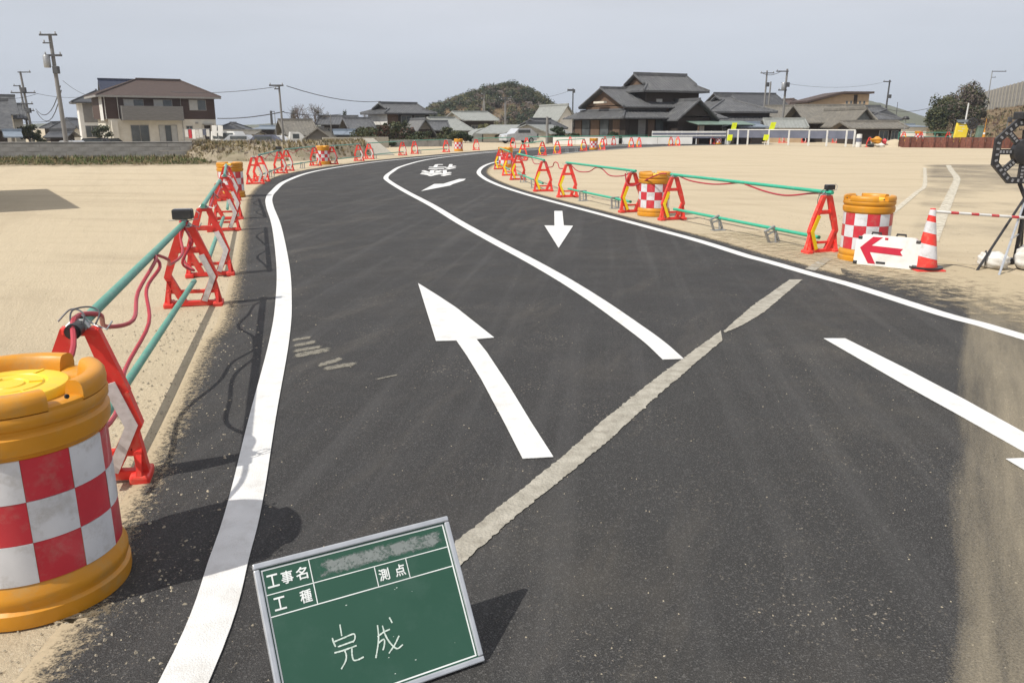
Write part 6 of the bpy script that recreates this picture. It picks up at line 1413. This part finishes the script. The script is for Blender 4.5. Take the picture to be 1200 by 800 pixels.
p = at(232, 84, -.4); t = thing('laundry_rack', 'laundry hanging on a pole before the brown house', 'laundry', (p.x, p.y, -.4), math.radians(15))
m_ = MB(); m_.tube([(-1.3, 0, 1.7), (1.3, 0, 1.75)], .025, 6); m_.tube([(-1.25, 0, 0), (-1.25, 0, 1.72)], .03, 6); m_.tube([(1.25, 0, 0), (1.25, 0, 1.75)], .03, 6); m_.build('pole', GALV, t)
for k in range(7):
    m_ = MB(); x = -1.1 + k * .34; hgt = R.uniform(.5, .95); m_.box((x, -.015 + .01 * (k % 2), 1.7 - hgt), (x + .30, .012 + .01 * (k % 2), 1.69)); m_.build('garment', [WHITEW, CREDD, SHEETW, BAGM, WHITEW, SHEETB, BAGM][k], t)
for px, lb in ((252, 'white upright cloth banner left of the white van'), (259, 'second white upright cloth banner nearest the white van')):
    p = at(px, 83, 0); t = thing('banner', lb, 'banner', (p.x, p.y, .3)); m_ = MB(); m_.prism([(-.2, .4), (.25, .3), (.35, 1.35), (-.15, 1.4)], -.02, .02); m_.build('cloth', WHITEW, t); m_ = MB(); m_.tube([(-.2, .04, -.2), (-.2, .04, 1.45)], .02, 6); m_.build('pole', GALV, t)

# ================================================================== TREES AND THE HILL
def leaves(mb, n, blobs, size, nm, rr):
    for _ in range(n):
        c, rx, rz_ = blobs[rr.randrange(len(blobs))]
        u = Vector((rr.gauss(0, 1), rr.gauss(0, 1), rr.gauss(0, 1))).normalized(); k = rr.random() ** .4
        p = Vector((c[0] + u.x * rx * k, c[1] + u.y * rx * k, c[2] + u.z * rz_ * k)); a = Vector((rr.gauss(0, 1), rr.gauss(0, 1), rr.gauss(0, .7))).normalized(); b = a.cross(Vector((rr.gauss(0, 1), rr.gauss(0, 1), rr.gauss(0, 1)))).normalized(); s = size * rr.uniform(.6, 1.4)
        mb.add([p - a * s, p - b * s * .45, p + a * s, p + b * s * .45], [(0, 1, 2, 3)], rr.randrange(nm))
def tree(name, label, cat, px, D, ytop, wpx, kind='leaf', mats=(LEAF_D, LEAF_G), z=0.0, n=1400, size=.16, group=None, seed=0, nl=None):
    rr = random.Random(seed * 31 + int(px)); q_ = at(px, D); z = z if z else ground_h(q_.x, D); p = at(px, D, z); H = zat(ytop, D) - z; Wd = wpx * sc_(D) / 2
    t = thing(name, label, cat, (p.x, p.y, z), 0, group); tr = MB(); r0 = max(.05, H * .022); blobs = []
    th = H * (.42 if kind != 'bush' else .1)
    tr.tube([(0, 0, -.2), (rr.uniform(-.1, .1), 0, th * .6), (rr.uniform(-.15, .15), rr.uniform(-.1, .1), H * .85)], r0 * 1.3, 7, 0, r0 * .25)
    nl = nl or (9 if kind != 'bush' else 8)
    for k in range(nl):
        a = 2.4 * k + rr.uniform(-.4, .4); z0 = th + (H - th) * .75 * k / nl * rr.uniform(.6, 1.0); rad = Wd * rr.uniform(.45, .95) * (1 - .45 * k / nl); z1 = min(H * .93, z0 + (H - th) * rr.uniform(.15, .4)) if kind != 'bush' else H * rr.uniform(.35, .85)
        e = (math.cos(a) * rad, math.sin(a) * rad, z1); m0 = (e[0] * .45, e[1] * .45, (z0 + z1) / 2 + .05); tr.tube([(0, 0, z0 * .9), m0, e], r0 * .5, 5, 0, r0 * .12)
        blobs.append((e, Wd * rr.uniform(.28, .48), H * (.12 if kind != 'bush' else .22)))
        if kind == 'bare':
            for q in range(9):
                f = tuple(e[i] + rr.uniform(-1, 1) * Wd * .45 for i in range(2)) + (min(H * 1.02, e[2] + rr.uniform(-.1, .45) * (H - th)),); tr.tube([tuple(e[i] * .6 + m0[i] * .4 for i in range(3)), f], r0 * .2, 4, 0, r0 * .06)
    blobs.append(((0, 0, H * .86), Wd * .4, H * .13))
    tr.build('trunk', BARK if kind != 'bare' else TWIG, t)
    for _ in range(5 if nl else 2): a = rr.uniform(0, 6.28); blobs.append(((math.cos(a) * Wd * rr.uniform(.7, 1.05), math.sin(a) * Wd * .8, H * rr.uniform(.15, .9)), Wd * .16, H * .09))
    lf = MB(); leaves(lf, n, blobs, size, len(mats), rr); lf.build('crown', list(mats), t); return t
# wooded hill
hp = [(470, 146), (485, 138), (500, 131), (520, 123), (540, 115), (560, 109), (575, 103.5), (600, 101.5), (612, 103), (625, 110), (640, 120), (655, 127), (670, 136), (690, 147)]
DH = 250; hill = MB(); XS = [at(x, DH).x for x, y in hp]; ZS = [max(0, zat(y, DH) - 1.6) for x, y in hp]
def hill_z(x, y):
    if x <= XS[0] or x >= XS[-1]: return 0.0
    for i in range(len(XS) - 1):
        if XS[i] <= x <= XS[i + 1]:
            f = (x - XS[i]) / (XS[i + 1] - XS[i]); f = smooth01(f); z = ZS[i] + (ZS[i + 1] - ZS[i]) * f; break
    v = 1 - abs((y - DH) / 46.0); return z * smooth01(max(0, v) * 1.25)
gx = [XS[0] + (XS[-1] - XS[0]) * i / 44 for i in range(45)]; gy = [DH - 47 + 94 * j / 30 for j in range(31)]
hill.v = [(x, y, hill_z(x, y) - .05) for y in gy for x in gx]; hill.f = [(j * 45 + i, j * 45 + i + 1, (j + 1) * 45 + i + 1, (j + 1) * 45 + i) for j in range(30) for i in range(44)]; hill.m = [0] * len(hill.f)
hill.build('hill', SLOPE, kind='structure', smooth='all')
wm = [LEAF_D, LEAF_G, TWIG, TWIG2, LEAF_Y]; groups = {0: MB(), 1: MB()}; rr = random.Random(11); cnt = 0
HM = MB()
while cnt < 720:
    x = rr.uniform(XS[0] + 2, XS[-1] - 2); y = rr.uniform(DH - 45, DH + 8); z = hill_z(x, y)
    if z < .4: continue
    cnt += 1; k = rr.random(); top = z / max(ZS)
    mi = 2 if k < .22 + .08 * top else (3 if k < .33 else (0 if k < .60 else (1 if k < .90 else 4)))
    hgt = rr.uniform(1.5, 2.5) * (1.25 if mi == 0 else 1); rx = rr.uniform(1.0, 2.0)
    HM.tube([(x, y, z - .3), (x, y, z + hgt * .7)], .12, 4, 2)
    for _ in range(110):
        u = Vector((rr.gauss(0, 1), rr.gauss(0, 1), rr.gauss(0, 1))).normalized(); q = rr.random() ** .35
        p = Vector((x + u.x * rx * q, y + u.y * rx * q, z + hgt * .55 + u.z * hgt * .5 * q)); a = Vector((rr.gauss(0, 1), rr.gauss(0, 1), rr.gauss(0, .7))).normalized(); b = a.cross(u).normalized() if a.cross(u).length > .01 else Vector((0, 0, 1)); s = rr.uniform(.16, .36) * (.75 if mi in (2, 3) else 1)
        HM.add([p - a * s, p - b * s * .5, p + a * s, p + b * s * .5], [(0, 1, 2, 3)], mi)
HM.build('wood', wm, kind='stuff')
# distant blue hill on the right and low far ridge
for nm, Dd, prof in (('distant_hill', 900, ((960, 147), (985, 132), (1000, 125), (1015, 118), (1035, 123), (1055, 132), (1075, 141), (1095, 147), (1120, 149))), ('distant_ridge', 1050, ((-200, 149), (0, 146), (120, 144.5), (200, 147), (300, 146), (420, 143), (470, 146), (560, 149)))):
    m_ = MB(); P_ = [(at(x, Dd).x, Dd, max(0.0, zat(y, Dd))) for x, y in prof]; P_ = smooth_line([Vector(p) for p in P_], 6); n = len(P_)
    rr = random.Random(2); P_ = [p + Vector((0, 0, rr.uniform(-1, 1) * (p.z > 3))) for p in P_]
    m_.v = [(p.x, p.y - 140, -.1) for p in P_] + [(p.x, p.y - 60, p.z * .6) for p in P_] + [tuple(p) for p in P_] + [(p.x, p.y + 120, -.1) for p in P_]
    m_.f = [(r_ * n + i, r_ * n + i + 1, (r_ + 1) * n + i + 1, (r_ + 1) * n + i) for r_ in range(3) for i in range(n - 1)]; m_.m = [0] * len(m_.f); m_.build(nm, LEAF_G, kind='structure', smooth='all')
# trees one can tell apart
tree('bare_tree', 'wide bare winter tree behind the old tan roofed house', 'tree', 352, 102, 122, 26, 'bare', (TWIG2, TWIG), PLOT_Z, 1600, .055)
tree('bare_tree', 'bushy bare tree with some olive leaves behind the long low house', 'tree', 371, 106, 122.5, 30, 'bare', (TWIG, LEAF_G, TWIG2), PLOT_Z, 1900, .06)
tree('bare_tree', 'small bare grey tree right of the long low house', 'tree', 431, 112, 131, 18, 'bare', (TWIG2, TWIG), PLOT_Z, 800, .05)
tree('evergreen_tree', 'small dark conifer above the long low house roof', 'tree', 405.5, 115, 129, 7, 'leaf', (LEAF_D,), PLOT_Z, 500, .10)
tree('evergreen_tree', 'little pointed evergreen left of the bare trees', 'tree', 346, 110, 124, 6, 'leaf', (LEAF_D, LEAF_G), PLOT_Z, 400, .10)
tree('pine_tree', 'clipped dark pine between the pale house and the brown house', 'tree', 123, 88, 146, 22, 'leaf', (LEAF_D, LEAF_D, LEAF_G), -1.0, 1500, .11)
tree('evergreen_tree', 'olive evergreen at the foot of the slim left pole', 'tree', 37, 80, 147, 22, 'leaf', (LEAF_G, LEAF_D), -1.0, 2600, .11)
tree('evergreen_tree', 'dark shrub tree right of the slim left pole', 'tree', 49, 84, 152, 14, 'bush', (LEAF_D, LEAF_G), -1.0, 1400, .10)
for i, (x, D, y, w_, ms, lb) in enumerate(((428, 78, 152, 22, (LEAF_G, LEAF_D), 'olive hedge shrub behind the low concrete wall, left end'), (447, 80, 149, 18, (LEAF_R, LEAF_R, LEAF_D), 'reddish brown shrub below the white walled house'), (464, 82, 144, 18, (LEAF_D, LEAF_G), 'tall dark shrub below the two storey white walled house'), (478, 80, 151, 14, (LEAF_D, LEAF_R), 'dark round shrub left of the gatehouse'), (526, 84, 151, 16, (LEAF_D, LEAF_G), 'dark shrub between the gatehouse and the white gabled house'), (470, 70, 165, 26, (LEAF_D, LEAF_G), 'low dark shrub left of the far red stands'), (500, 71, 164, 20, (LEAF_D, LEAF_G, LEAF_R), 'low shrub between the two far red stands at the bend'), (514, 72, 165, 18, (LEAF_G, LEAF_D), 'low olive shrub left of the small far drum'), (455, 66, 168, 14, (LEAF_D, LEAF_D), 'low dark shrub at the right end of the concrete ramp'),
                                                         (586, 88, 151, 16, (LEAF_D, LEAF_G), 'dark bushy tree between the curved barn and the cream house'), (436, 82, 150, 20, (LEAF_D, LEAF_G), 'dark hedge shrub below the grey tiled wing'), (492, 79, 156, 20, (LEAF_D, LEAF_D, LEAF_G), 'wide dark hedge before the gatehouse door'), (538, 83, 155, 18, (LEAF_D, LEAF_G), 'dark hedge shrub below the wide white gable'), (592, 84, 158, 14, (LEAF_D, LEAF_G), 'low shrub before the cream house wing'), (568, 90, 147, 14, (LEAF_G, LEAF_Y), 'pale olive shrub above the curved barn roof'), (545, 82, 158, 12, (LEAF_D,), 'small dark shrub left of the curved barn'), (652, 84, 150, 14, (LEAF_D,), 'dark shrub beside the outbuilding by the big timber house'), (672, 76, 158, 10, (LEAF_D, LEAF_G), 'garden shrub before the left shutters of the big timber house'), (718, 77, 157, 10, (LEAF_D,), 'garden shrub below the front corner of the big timber house'))):
    tree('shrub', lb, 'shrub', x, D, y - 2, w_ * 1.5, 'bush', ms, 0.0, 1500, .11, 'shrubs and small trees round the houses', i)
for i, (x, D, y, w_, ms, z, lb) in enumerate(((1124, 128, 97, 40, (TWIG, TWIG, LEAF_G), 1.0, 'tallest tree on the embankment, brown and half bare'), (1104, 124, 112, 34, (LEAF_G, LEAF_G, LEAF_D), .1, 'dark evergreen tree on the left flank of the embankment'), (1138, 132, 104, 28, (LEAF_G, TWIG, LEAF_D), 2.0, 'bushy tree touching the end of the panel wall'), (1096, 120, 126, 24, (LEAF_D, LEAF_G), .2, 'low dark tree at the left foot of the embankment'), (1116, 120, 120, 38, (LEAF_G, LEAF_D, TWIG), 1.0, 'broad evergreen in the middle of the embankment trees'), (1134, 122, 125, 30, (TWIG, LEAF_G, LEAF_D), 1.2, 'brown green bush below the end of the panel wall'), (1150, 92, 156, 30, (LEAF_G, LEAF_Y, DRY), .0, 'olive bramble at the foot of the slope behind the far cone'), (1103, 96, 152, 20, (LEAF_G, WEED), 0.0, 'green bush behind the low end of the sheet piles'), (1172, 96, 148, 12, (LEAF_G, LEAF_Y), .0, 'olive shrub on the slope behind the wheel light'))):
    tree('hillside_tree', lb, 'tree', x, D, y, w_, 'bush', ms, z, 5200 if i < 6 else 1000, .17 if i < 6 else .13, 'trees and bushes on the right embankment', i, 20 if i < 6 else None)

# ================================================================== HAZE
hzb = MB(); hzb.box((-1320, -170, -1.0), (1320, 1520, 60.0))
ho = hzb.build('haze', [], kind='stuff'); hm = bpy.data.materials.new('haze'); hm.use_nodes = True; ht = hm.node_tree; ht.nodes.clear()
pv = ht.nodes.new('ShaderNodeVolumePrincipled'); pv.inputs['Density'].default_value = 0.00032; pv.inputs['Color'].default_value = (0.80, 0.86, 0.97, 1); pv.inputs['Anisotropy'].default_value = 0.2
om = ht.nodes.new('ShaderNodeOutputMaterial'); ht.links.new(pv.outputs[0], om.inputs['Volume']); ho.data.materials.append(hm)
